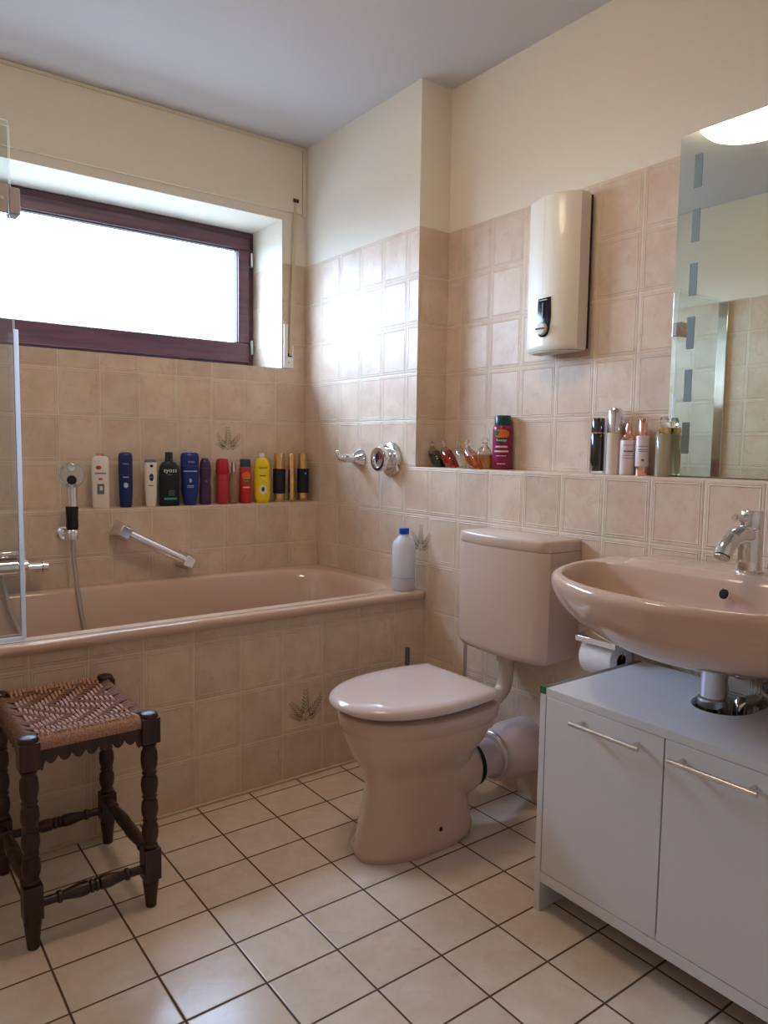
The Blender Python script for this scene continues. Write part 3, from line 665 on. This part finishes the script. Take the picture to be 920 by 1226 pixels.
# ------------------------------------------------------------------ stool
so = thing('stool', 'dark turned wood stool with woven cord seat in front of the bath', 'stool', (-1.335, -1.12, 0))
LX = (-1.472, -1.204); LY = (-1.300, -.945); LH = .022
def leg(x, y):
    b = MB()
    b.lathe([(0, .0006), (.013, .0006), (.0145, .02), (.0185, .055), (.0195, .066), (.0175, .070), (.0165, .074)], c=(x, y, 0), n=20)
    b.box(x-.0205, x+.0205, y-.0205, y+.0205, .072, .150)
    prof = [(.014, .148), (.018, .153), (.018, .158), (.0145, .162)]
    for z0_, z1_ in ((.162, .222), (.222, .282), (.282, .342), (.342, .412)):
        L = z1_-z0_
        prof += [(.0150, z0_+.002), (.0185, z0_+L*.2), (.0205, z0_+L*.45), (.0190, z0_+L*.72), (.0145, z0_+L*.88), (.0140, z0_+L*.90), (.0178, z0_+L*.93), (.0178, z0_+L*.98)]
    prof += [(.014, .414), (.014, .418)]
    b.lathe(prof, c=(x, y, 0), n=20)
    b.box(x-.0215, x+.0215, y-.0215, y+.0215, .417, .479)
    b.lathe([(.0215, .478), (.022, .483), (.019, .489), (.010, .492), (0, .4925)], c=(x, y, 0), n=20)
    return b
for x in LX:
    for y in LY: leg(x, y).build('leg', m_wood, so, bevel=.002)
def stretcher(a, c):
    a, c = Vector(a), Vector(c); L = (c-a).length; d = (c-a).normalized(); b = MB(); hf = L/2
    h_ = [(.0105, 0), (.0105, .03), (.0145, .034), (.0145, .040), (.0105, .044), (.0115, .05), (.0165, .09*hf/.13), (.0165, .11*hf/.13), (.012, hf-.022), (.0155, hf-.019), (.0155, hf-.014), (.012, hf-.012), (.0155, hf-.008), (.0155, hf-.003), (.012, hf-.001)]
    prof = h_ + [(r, L-z) for r, z in reversed(h_)]
    b.lathe(prof, M=rot_to(d), c=a, n=16); return b
o_ = .0205
for y in LY: stretcher((LX[0]+o_, y, .100), (LX[1]-o_, y, .100)).build('stretcher', m_wood, so)
for x in LX: stretcher((x, LY[0]+o_, .128), (x, LY[1]-o_, .128)).build('stretcher', m_wood, so)
def apron(a, c):                     # scalloped rail between two posts
    a, c = Vector(a), Vector(c); L = (c-a).length; d = (c-a).normalized(); nrm = Vector((-d.y, d.x, 0))
    n = max(4, round((L-.02)/.030)); pts = [(0, .462), (0, .414), (.006, .408), (.010, .424)]
    for k in range(n):
        x0_ = .010+(L-.020)*k/n; w_ = (L-.020)/n
        for j in range(1, 8): pts.append((x0_+w_*j/8, .434-.013*math.sin(PI*j/8)))
        if k < n-1: pts.append((x0_+w_, .436))
    pts += [(L-.010, .424), (L-.006, .408), (L, .414), (L, .462)]
    b = MB(); b.loft([[tuple(a+d*u+nrm*s_+Vector((0, 0, v))) for u, v in pts] for s_ in (-.009, .009)]); return b
for y in LY: apron((LX[0]+.021, y, 0), (LX[1]-.021, y, 0)).build('scalloped_rail', m_wood, so, bevel=.001)
for x in LX: apron((x, LY[0]+.021, 0), (x, LY[1]-.021, 0)).build('scalloped_rail', m_wood, so, bevel=.001)
# woven seat: light wrapped border cords plus a herringbone of cords across the middle
sx0, sx1, sy0, sy1 = LX[0], LX[1], LY[0], LY[1]
def dip(x, y):
    u = (x-(sx0+sx1)/2)/((sx1-sx0)/2); v = (y-(sy0+sy1)/2)/((sy1-sy0)/2)
    return .476 - .016*max(0, (1-u*u))*max(0, (1-abs(v)**2.5)) + .006*abs(v)**3
b = MB()
ny, nx = 34, 22
for j in range(ny):                  # cords running left to right
    y = sy0+.014+(sy1-sy0-.028)*j/(ny-1); pts = []
    for i in range(2*nx+1):
        x = sx0+.024+(sx1-sx0-.048)*i/(2*nx)
        ph = (i//2 + (j if (j//8) % 2 == 0 else -j)) % 6
        pts.append((x, y, dip(x, y)+(.0030 if ph < 3 else -.0034)))
    pts = [(sx0-.010, y, .452), (sx0-.011, y, .468), (sx0+.002, y, dip(sx0, y)+.004)]+pts+[(sx1-.002, y, dip(sx1, y)+.004), (sx1+.011, y, .468), (sx1+.010, y, .452)]
    if y < sy0+.026 or y > sy1-.026: pts = [p for p in pts if sx0+.024 < p[0] < sx1-.024]
    b.tube(pts, .0034, 6, m=0)
for i in range(nx):                  # cords running front to back
    x = sx0+.028+(sx1-sx0-.056)*i/(nx-1); pts = []
    for j in range(ny):
        y = sy0+.014+(sy1-sy0-.028)*j/(ny-1)
        ph = (i + (j if (j//8) % 2 == 0 else -j)) % 6
        pts.append((x, y, dip(x, y)+(-.0034 if ph < 3 else .0036)))
    pts = [(x, sy0-.0105, .458), (x, sy0-.011, .470), (x, sy0+.002, dip(x, sy0)+.005)]+pts+[(x, sy1-.002, dip(x, sy1)+.005), (x, sy1+.011, .470), (x, sy1+.0105, .458)]
    b.tube(pts, .0040, 6, m=1)
for y in (sy0, sy1):                 # wrapped edges
    for k in range(60):
        x = sx0+.024+(sx1-sx0-.048)*k/59; s_ = 1 if y == sy0 else -1
        b.tube([(x, y-s_*.0115, .458), (x, y-s_*.0125, .470), (x, y-s_*.004, .482), (x+.001, y+s_*.012, dip(x, y+s_*.012)+.003)], .0024, 6, m=1)
b.build('woven_seat', [m_rope, m_ropel], so, smooth=60)
# ------------------------------------------------------------------ ceiling lamp (seen in the mirror)
cl = thing('ceiling_lamp', 'round lit ceiling lamp reflected at the top of the mirror', 'lamp', (-.90, -1.45, ZC))
b = MB(); b.lathe([(0, -.0005), (.165, -.0005), (.170, -.006), (.170, -.022), (.16, -.024), (0, -.024)], c=(-.90, -1.45, ZC), n=40); b.build('lamp_base', m_white_p, cl)
b = MB(); b.lathe([(.0, -.025), (.155, -.025), (.188, -.034), (.190, -.045), (.165, -.068), (.10, -.086), (0, -.092)], c=(-.90, -1.45, ZC), n=40); b.build('lamp_shade', m_lamp, cl)
# ------------------------------------------------------------------ bottles
def pl(name, c, rough=.3, **k): return simple(name, lin(*c), rough, noise=.03, nscale=30, **k)
mt = {k: pl('bottle '+k, c) for k, c in dict(cream=(232, 222, 208), tan=(196, 140, 96), navy=(26, 38, 92), blue=(28, 46, 112), black=(16, 26, 28), purple=(70, 44, 78), red=(176, 30, 40), pinkred=(186, 52, 66),
      kred=(190, 44, 44), kgreen=(20, 66, 58), yellow=(236, 208, 20), navyd=(18, 18, 40), berry=(140, 24, 74), teal=(16, 62, 66), orange=(226, 110, 40), grey=(110, 112, 120), lightblue=(190, 200, 220), leafgreen=(60, 110, 40), pinklabel=(226, 208, 206), darkgreen=(30, 60, 46), white=(240, 240, 240), cap_blue=(20, 70, 190), aqua=(60, 140, 140)).items()}
m_gold = simple('gold metal', (.78, .50, .22), .18, 1, noise=.03)
m_palegold = simple('pale gold metal', (.80, .66, .32), .2, 1, noise=.03)
m_rose = simple('rose gold metal', (.86, .52, .42), .15, 1, noise=.03)
m_silver = simple('silver cap', (.78, .76, .80), .12, 1, noise=.03)
WLB = LW+.0006

def face(x, y):                       # turn so that the local -y side looks towards the room's middle
    d = Vector((-1.3-x, -2.6-y)); return math.atan2(d.y, d.x)+PI/2
def wl_thing(label, x, y=-.062, name='toiletry_bottle', cat='bottle'):
    return thing(name, label, cat, (x, y, WLB), math.radians(-15), 'toiletries on the ledge under the window')
# 1 cream shampoo
t = wl_thing('cream white shampoo bottle with orange cap and small dark picture, first from the left', -.957)
b = MB(); b.sections([(0, .028, .019, 3), (.004, .031, .021, 3), (.10, .0325, .022, 3), (.175, .0325, .022, 3), (.195, .029, .020, 2.6), (.203, .020, .016, 2)]); b.build('body', mt['cream'], t, local=True)
b = MB(); b.lathe([(0, .2035), (.015, .2035), (.015, .210), (.013, .213), (0, .213)]); b.build('cap', mt['tan'], t, local=True)
wpatch(.020, .016, .0325, .022, .158, mt['pinkred'], t, a0=-.35, shape='oval', name='printed_emblem'); wpatch(0.0409, 0.0046, .0325, .022, .136, mt['grey'], t, name='printed_line', off=.0012)
wpatch(.016, .010, .0325, .022, .114, mt['orange'], t, shape='oval', name='printed_emblem'); wpatch(.026, .040, .0325, .022, .075, mt['grey'], t, name='printed_picture'); wpatch(.010, .016, .0325, .022, .078, mt['cream'], t, a0=.1, off=.0009, name='printed_picture')
# 2 slim navy
t = wl_thing('slim dark blue lotion bottle between two white bottles', -.860)
b = MB(); b.sections([(0, .021, .016, 2.5), (.004, .023, .018, 2.5), (.05, .026, .019, 2.5), (.13, .027, .020, 2.6)]); b.build('body', mt['navy'], t, local=True)
b = MB(); b.sections([(.1305, .027, .020, 2.6), (.20, .027, .020, 2.8), (.213, .024, .018, 2.6), (.218, .016, .013, 2.3)]); b.build('cap', mt['navy'], t, local=True)
wpatch(0.0223, 0.0038, .027, .020, .120, mt['lightblue'], t, name='printed_line', off=.0012); wpatch(.017, .022, .027, .02, .088, mt['lightblue'], t, shape='oval', name='printed_emblem', off=.0012); wtext('NIVEA', .0085, .027, .020, .172, mt['lightblue'], t, off=.001)
# 3 white slim
t = wl_thing('slim white shower bottle with dark blue oval emblem', -.760)
b = MB(); b.sections([(0, .018, .015, 2.5), (.004, .020, .017, 2.5), (.05, .023, .018, 2.5), (.12, .0255, .019, 2.5), (.178, .0245, .019, 2.6)]); b.build('body', mt['cream'], t, local=True)
b = MB(); b.sections([(.1785, .024, .0185, 2.6), (.186, .0235, .018, 2.6), (.190, .018, .014, 2.4)]); b.build('cap', mt['grey'], t, local=True)
wpatch(.016, .032, .0255, .019, .118, mt['navy'], t, a0=.15, shape='oval', name='printed_emblem', off=.001); wtext('NIVEA', .0045, .0255, .019, .118, mt['white'], t, a0=.15, off=.0016); wpatch(.014, .012, .025, .019, .164, mt['navy'], t, a0=.2, shape='oval', name='printed_emblem', off=.001); wpatch(0.0198, 0.0034, .0245, .019, .085, mt['grey'], t, name='printed_line', off=.0012)
# 4 black shampoo
t = wl_thing('black shampoo bottle with square shoulders and white lettering', -.683)
b = MB(); b.sections([(0, .037, .021, 4), (.003, .040, .023, 4), (.14, .041, .024, 4), (.162, .038, .022, 3.2), (.176, .028, .018, 2.6), (.182, .018, .016, 2)]); b.build('body', mt['black'], t, local=True)
b = MB(); b.lathe([(0, .1825), (.0155, .1825), (.0155, .218), (.014, .220), (0, .220)], n=28); b.build('cap', m_black, t, local=True)
wtext('syoss', .025, .041, .024, .146, mt['white'], t, a0=.12, off=.0012); wpatch(0.0149, 0.0034, .041, .024, .128, mt['grey'], t, name='printed_line', off=.0012); wpatch(.050, .008, .041, .024, .030, mt['aqua'], t, a0=.1, name='printed_band', off=.001)
for z in (.062, .054, .046): wpatch(.024, .003, .041, .024, z, mt['grey'], t, a0=.3, name='printed_line', off=.001)
# 5 blue large
t = wl_thing('large blue rounded lotion bottle right of the black shampoo bottle', -.594)
b = MB(); b.sections([(0, .024, .018, 2.5), (.004, .027, .020, 2.5), (.06, .034, .023, 2.5), (.13, .037, .024, 2.6), (.165, .037, .024, 2.6)]); b.build('body', mt['blue'], t, local=True)
b = MB(); b.sections([(.1655, .037, .024, 2.6), (.20, .0375, .024, 3), (.214, .035, .022, 2.8), (.219, .027, .018, 2.5)]); b.build('cap', mt['blue'], t, local=True)
wtext('NIVEA', .010, .037, .024, .180, mt['lightblue'], t, a0=.2, off=.001); wpatch(0.0555, 0.0042, .037, .024, .142, mt['lightblue'], t, name='printed_line', off=.0012); wpatch(.009, .018, .036, .024, .103, mt['lightblue'], t, shape='oval', name='printed_drop', off=.0012)
for z in (.082, .076): wpatch(.026, .0028, .036, .024, z, mt['lightblue'], t, name='printed_line', off=.001)
# 6 purple
t = wl_thing('purple curved bottle between the large blue bottle and the red spray can', -.526)
b = MB(); b.sections([(0, .022, .017, 2.4), (.004, .024, .019, 2.4), (.06, .0245, .019, 2.4), (.10, .021, .017, 2.3), (.13, .024, .019, 2.4), (.155, .0245, .019, 2.4)]); b.build('body', mt['purple'], t, local=True)
b = MB(); b.sections([(.1555, .0235, .018, 2.4), (.18, .021, .017, 2.3), (.192, .014, .012, 2.1), (.196, .012, .010, 2)]); b.build('cap', mt['purple'], t, local=True)
wpatch(.010, .010, .0225, .0175, .098, mt['grey'], t, a0=.2, shape='oval', name='printed_emblem', off=.0015)
# 7 red can
t = wl_thing('red and pink spray can with a red cap', -.448, name='spray_can', cat='spray can')
b = MB(); b.lathe([(0, 0), (.024, 0), (.026, .003), (.026, .125), (.023, .131), (0, .131)], n=32); b.build('body', mt['pinkred'], t, local=True)
b = MB(); b.lathe([(0, .1315), (.0285, .1315), (.029, .136), (.027, .178), (.022, .192), (.010, .195), (0, .195)], n=32); b.build('cap', mt['red'], t, local=True)
# 8 glass
t = wl_thing('narrow clear glass bottle with silver cap beside the red spray can', -.396)
b = MB(); b.lathe([(0, 0), (.018, 0), (.020, .003), (.020, .120), (.014, .132), (.010, .136), (0, .136)], n=28); b.build('body', liquid('amber tinted glass', (.72, .50, .38)), t, local=True)
b = MB(); b.lathe([(0, .1365), (.0095, .1365), (.0100, .138), (.0090, .180), (0, .181)], n=20); b.build('cap', m_silver, t, local=True)
# 9 kneipp red
t = wl_thing('red shower gel bottle with dark green cap left of the yellow bottle', -.339)
b = MB(); b.lathe([(0, 0), (.025, 0), (.027, .003), (.0275, .150), (.024, .158), (0, .158)], n=32); b.build('body', mt['kred'], t, local=True)
b = MB(); b.lathe([(0, .1585), (.0235, .1585), (.0235, .190), (.021, .193), (0, .193)], n=32); b.build('cap', mt['kgreen'], t, local=True)
wpatch(.040, .040, .0275, .0275, .118, mt['orange'], t, name='printed_picture', off=.0008, shape='oval'); wpatch(.028, .013, .0275, .0275, .098, mt['darkgreen'], t, name='printed_badge', off=.0014); wtext('Kneipp', .009, .0275, .0275, .098, mt['white'], t, off=.002); wpatch(0.0310, 0.0042, .0275, .0275, .070, mt['cream'], t, name='printed_line', off=.0012)
# 10 yellow
t = wl_thing('bright yellow rounded lotion bottle with cream cap', -.258)
b = MB(); b.sections([(0, .027, .019, 2.6), (.004, .031, .022, 2.6), (.035, .037, .024, 2.6), (.09, .038, .024, 2.6), (.125, .035, .023, 2.5), (.150, .037, .023, 2.5), (.176, .034, .022, 2.4), (.195, .022, .018, 2.1), (.200, .015, .014, 2)]); b.build('body', mt['yellow'], t, local=True)
b = MB(); b.lathe([(0, .2005), (.013, .2005), (.013, .214), (.010, .219), (0, .219)], n=24); b.build('cap', mt['cream'], t, local=True)
wtext('Garnier', .013, .036, .023, .155, mt['darkgreen'], t, off=.0012); wpatch(0.0273, 0.0046, .036, .023, .120, mt['leafgreen'], t, name='printed_line', off=.0012); wpatch(.034, .044, .038, .024, .058, mt['cream'], t, shape='oval', name='printed_badge', off=.001); wpatch(.014, .022, .038, .024, .060, mt['darkgreen'], t, shape='oval', name='printed_leaf', off=.0016)
# 11, 13 gold and navy cylinders, 12 gold stick
for x, lb, word in ((-.170, 'gold and navy cylinder bottle right of the yellow bottle', ''), (-.047, 'gold and navy cylinder bottle standing in the corner, last of the row', 'A')):
    t = wl_thing(lb, x)
    r = .0285 if not word else .0275
    b = MB(); b.lathe([(0, 0), (r-.006, 0), (r-.005, .002), (r-.005, .038), (0, .038)], n=32); b.build('base', m_gold, t, local=True)
    b = MB(); b.lathe([(0, .0385), (r, .0385), (r, .150), (0, .150)], n=32); b.build('body', mt['navyd'], t, local=True)
    b = MB(); b.lathe([(0, .1505), (r-.005, .1505), (r-.005, .218), (r-.007, .220), (0, .220)], n=32); b.build('cap', m_gold, t, local=True)
    if word: wpatch(.008, .008, r, r, .128, mt['lightblue'], t, a0=.2, off=.001, name='printed_emblem', shape='oval')
t = wl_thing('slim all-gold tube between the two gold and navy bottles', -.108, name='toiletry_tube', cat='tube')
b = MB(); b.lathe([(0, 0), (.0165, 0), (.017, .002), (.017, .110), (.0165, .111)], n=28); b.build('body', m_gold, t, local=True)
b = MB(); b.lathe([(0, .1115), (.0168, .1115), (.0168, .216), (.015, .219), (0, .219)], n=28); b.build('cap', m_gold, t, local=True)
# ---- right ledge
RLB = LR+.0006; G2 = 'cosmetics on the ledge of the right wall'
def rl_thing(label, y, x=.07, name='cosmetic_bottle', cat='bottle', rz=math.radians(-50)):
    xn = x if name == 'bath_oil_flask' else .114; y = -3.0203+(xn+1.7923)*(y+3.0203)/(x+1.7923)      # stand close to the wall
    return thing(name, label, cat, (xn, y, RLB), rz, G2)
def blown(label, y, col, lv, x=.075):
    t = rl_thing(label, y, x, 'bath_oil_flask', 'flask', rz=-PI/2)   # local -y faces the room, local +x is towards the camera side
    def sec(z, r, e=2.6):
        return (z, r, r*.8, e, -.045*z/.07+.018, 0)
    b = MB(); b.sections([sec(0, .021), sec(.003, .025), sec(.02, .028), sec(.045, .028), sec(.062, .022), sec(.072, .012, 2), sec(.078, .0075, 2), sec(.084, .009, 2)], n=28); b.build('glass_body', m_glass, t, local=True, smooth=60)
    b = MB(); b.sections([sec(.0025, .0205), sec(.005, .0225), sec(.02, .0255), sec(lv, .0255)], n=28); b.build('oil', col, t, local=True, smooth=60)
    b = MB(); b.lathe([(0, .0845), (.006, .0845), (.0095, .091), (.0095, .096), (.006, .101), (0, .102)], c=(-.045*.084/.07+.018, 0, 0), n=18); b.build('stopper', m_glass, t, local=True)
    return t
blown('slanted glass flask with dark green oil, leftmost by the pillar', -.868, liquid('dark green oil', (.05, .06, .03)), .050)
blown('slanted glass flask with bright red oil', -.940, liquid('red oil', (.70, .06, .03)), .052)
blown('slanted glass flask with pale yellow oil', -1.020, liquid('pale oil', (.92, .84, .62)), .050)
blown('slanted glass flask with orange red oil left of the rounder amber flask', -1.111, liquid('orange red oil', (.80, .22, .08)), .046, x=.035)
t = rl_thing('upright round glass flask with amber oil and stopper', -1.087, .112, 'bath_oil_flask', 'flask')
b = MB(); b.sections([(0, .024, .022, 3), (.003, .028, .025, 3), (.05, .029, .026, 3), (.068, .022, .020, 2.4), (.080, .011, .011), (.092, .0085, .0085), (.094, .011, .011)], n=28); b.build('glass_body', m_glass, t, local=True, smooth=60)
b = MB(); b.sections([(.003, .024, .021, 3), (.01, .0255, .0228, 3), (.050, .0262, .0232, 3)], n=28); b.build('oil', liquid('amber oil', (.80, .42, .14)), t, local=True, smooth=60)
b = MB(); b.lathe([(0, .0945), (.008, .0945), (.0115, .101), (.0115, .107), (.007, .112), (0, .113)], n=18); b.build('stopper', m_glass, t, local=True)
# Kneipp berry
t = rl_thing('berry red shower gel bottle with dark teal cap beside the amber flask', -1.214, .070)
b = MB(); b.lathe([(0, 0), (.031, 0), (.034, .003), (.0345, .110), (.034, .140), (.032, .151), (.028, .155), (0, .155)], n=36); b.build('body', mt['berry'], t, local=True)
b = MB(); b.lathe([(0, .1555), (.0285, .1555), (.0285, .187), (.026, .190), (0, .190)], n=36); b.build('cap', mt['teal'], t, local=True)
wpatch(.055, .034, .0345, .0345, .125, mt['orange'], t, shape='oval', name='printed_picture', off=.0006); wpatch(.024, .022, .0345, .0345, .128, mt['leafgreen'], t, a0=-.6, shape='oval', name='printed_leaf', off=.001)
wpatch(.038, .017, .0345, .0345, .103, mt['darkgreen'], t, name='printed_badge', off=.0012); wtext('Kneipp', .013, .0345, .0345, .103, mt['white'], t, off=.002)
wpatch(0.0434, 0.0059, .0345, .0345, .080, mt['pinklabel'], t, name='printed_line', off=.0012); wpatch(0.0518, 0.0059, .0345, .0345, .064, mt['pinklabel'], t, name='printed_line', off=.0012); wpatch(.036, .0025, .0345, .0345, .048, mt['pinklabel'], t, name='printed_line', off=.001); wpatch(.030, .0025, .0345, .0345, .020, mt['pinklabel'], t, name='printed_line', off=.001)
# black glass
t = rl_thing('tall black filled glass bottle with shiny dark cap', -1.612)
b = MB(); b.lathe([(0, 0), (.0195, 0), (.0205, .002), (.0205, .0075), (0, .0075)], n=32); b.build('glass_foot', m_glass, t, local=True)
b = MB(); b.lathe([(0, .0078), (.0205, .0078), (.0212, .010), (.0212, .120), (.019, .124), (0, .124)], n=32); b.build('body', simple('glossy black glass', lin(22, 20, 22), .06, noise=.05, coat=1), t, local=True)
b = MB(); b.lathe([(0, .1245), (.0205, .1245), (.0205, .1265), (0, .1265)], n=32); b.build('collar', m_rose, t, local=True)
b = MB(); b.lathe([(0, .127), (.0200, .127), (.0200, .168), (.018, .171), (0, .171)], n=32); b.build('cap', simple('shiny black cap', (.10, .09, .10), .08, .8, noise=.05), t, local=True)
# silver capped
t = rl_thing('tall ivory bottle with silver cap, highest on the ledge', -1.6445, .108)
b = MB(); b.lathe([(0, 0), (.021, 0), (.0222, .003), (.0222, .124), (0, .125)], n=32); b.build('body', pl('ivory glass', (222, 206, 190), .15), t, local=True)
b = MB(); b.lathe([(0, .1255), (.0215, .1255), (.0218, .130), (.0210, .190), (.016, .199), (0, .201)], n=32); b.build('cap', m_silver, t, local=True)
# dropper
t = rl_thing('short white label bottle with rose gold dropper top', -1.730, .055)
b = MB(); b.lathe([(0, 0), (.0205, 0), (.0225, .003), (.0225, .098), (.0205, .103), (0, .104)], n=32); b.build('body', mt['pinklabel'], t, local=True)
b = MB(); b.lathe([(0, .1045), (.020, .1045), (.021, .108), (.014, .118), (.0095, .122), (.0095, .138), (.006, .150), (.006, .154), (0, .156)], n=28); b.build('dropper_top', m_rose, t, local=True)
wpatch(0.0279, 0.0038, .0225, .0225, .070, mt['grey'], t, name='printed_line', off=.0012)
for z in (.088, .058, .050): wpatch(.034, .0014, .0225, .0225, z, mt['grey'], t, name='printed_line')
# rose gold tube
t = rl_thing('slim white label tube with long rose gold cap and base', -1.776, .058)
b = MB(); b.lathe([(0, 0), (.0175, 0), (.018, .002), (.018, .026), (0, .026)], n=28); b.build('base', m_rose, t, local=True)
b = MB(); b.lathe([(0, .0265), (.0192, .0265), (.0192, .112), (.017, .116), (0, .116)], n=28); b.build('body', mt['pinklabel'], t, local=True)
b = MB(); b.lathe([(0, .1165), (.0125, .1165), (.0125, .163), (.011, .165), (0, .165)], n=28); b.build('cap', m_rose, t, local=True)
for z in (.085, .075, .070): wpatch(.032, .0014, .0192, .0192, z, mt['grey'], t, name='printed_line')
wpatch(.008, .008, .0192, .0192, .045, mt['grey'], t, shape='oval', name='printed_emblem')
# gold ring bottle
t = rl_thing('clear glass bottle with gold collar next to the mirror edge', -1.839, .062)
b = MB(); b.lathe([(0, 0), (.0195, 0), (.0210, .003), (.0210, .118), (.018, .122), (0, .122)], n=32); b.build('body', simple('greenish glass', (.70, .66, .52), .08, trans=.6), t, local=True)
b = MB(); b.lathe([(0, .1225), (.0188, .1225), (.0194, .124), (.0194, .139), (0, .140)], n=32); b.build('collar', m_palegold, t, local=True)
b = MB(); b.lathe([(0, .1405), (.010, .1405), (.010, .150), (.013, .158), (.009, .168), (0, .170)], n=24); b.build('spray_top', m_glass, t, local=True)
# bottle on the bath rim
t = thing('cleaner_bottle', 'translucent white plastic bottle with blue cap on the bath rim', 'bottle', (-.066, -.848, ZR+.0006), 0)
m_trans = simple('translucent white plastic', (.86, .88, .93), .35, trans=.35, ior=1.3)
b = MB(); b.sections([(0, .036, .036, 2.6), (.004, .0405, .0405, 2.6), (.17, .041, .041, 2.6), (.185, .038, .038, 2.3), (.202, .024, .024, 2), (.208, .0165, .0165, 2), (.213, .0165, .0165, 2)]); b.build('body', m_trans, t, local=True, smooth=60)
b = MB(); b.lathe([(0, .2135), (.0185, .2135), (.019, .216), (.0188, .234), (.017, .236), (0, .236)], n=28); b.build('cap', mt['cap_blue'], t, local=True)
b = MB(); b.sections([(.048, .0414, .0414, 2.6), (.050, .0414, .0414, 2.6)]); b.build('liquid_line', mt['lightblue'], t, local=True)
# ------------------------------------------------------------------ light
w = bpy.data.worlds.new('sky'); S.world = w; w.use_nodes = True; t = w.node_tree; t.nodes.clear()
o = t.nodes.new('ShaderNodeOutputWorld'); bg = t.nodes.new('ShaderNodeBackground'); tc = t.nodes.new('ShaderNodeTexCoord'); sx = t.nodes.new('ShaderNodeSeparateXYZ')
t.links.new(tc.outputs['Generated'], sx.inputs[0])
f = sstep(t, sx.outputs['Z'], -.12, .06)
t.links.new(mixc(t, f, (.10, .13, .17), (.50, .69, 1.0)), bg.inputs[0]); bg.inputs[1].default_value = 42.0
t.links.new(bg.outputs[0], o.inputs[0])
ld = bpy.data.lights.new('window portal', 'AREA'); ld.shape = 'RECTANGLE'; ld.size = 1.6; ld.size_y = .68
ld.cycles.is_portal = True
lo = bpy.data.objects.new('window_daylight', ld); COL.objects.link(lo); lo.location = ((WX0+WX1)/2, WD+.01, (WZ0+WZ1)/2); lo.rotation_euler = (-PI/2, 0, 0)
# ------------------------------------------------------------------ camera
cd = bpy.data.cameras.new('camera'); cam = bpy.data.objects.new('camera', cd); COL.objects.link(cam); S.camera = cam
yaw, pitch, roll = 0.6435, -0.0858, 0.0147
F = Vector((math.sin(yaw)*math.cos(pitch), math.cos(yaw)*math.cos(pitch), math.sin(pitch)))
R = Vector((math.cos(yaw), -math.sin(yaw), 0)); U = R.cross(F)
R2 = math.cos(roll)*R+math.sin(roll)*U; U2 = -math.sin(roll)*R+math.cos(roll)*U
M = Matrix((R2, U2, -F)).transposed().to_4x4(); M.translation = Vector((-1.7923, -3.0203, 1.1317)); cam.matrix_world = M
cd.sensor_fit = 'VERTICAL'; cd.sensor_height = 36; cd.lens = 881.65/1226*36; cd.clip_start = .02
vs_ = S.view_settings; vs_.view_transform = 'Standard'; vs_.look = 'None'; vs_.exposure = -0.2; vs_.gamma = 1; vs_.use_curve_mapping = False
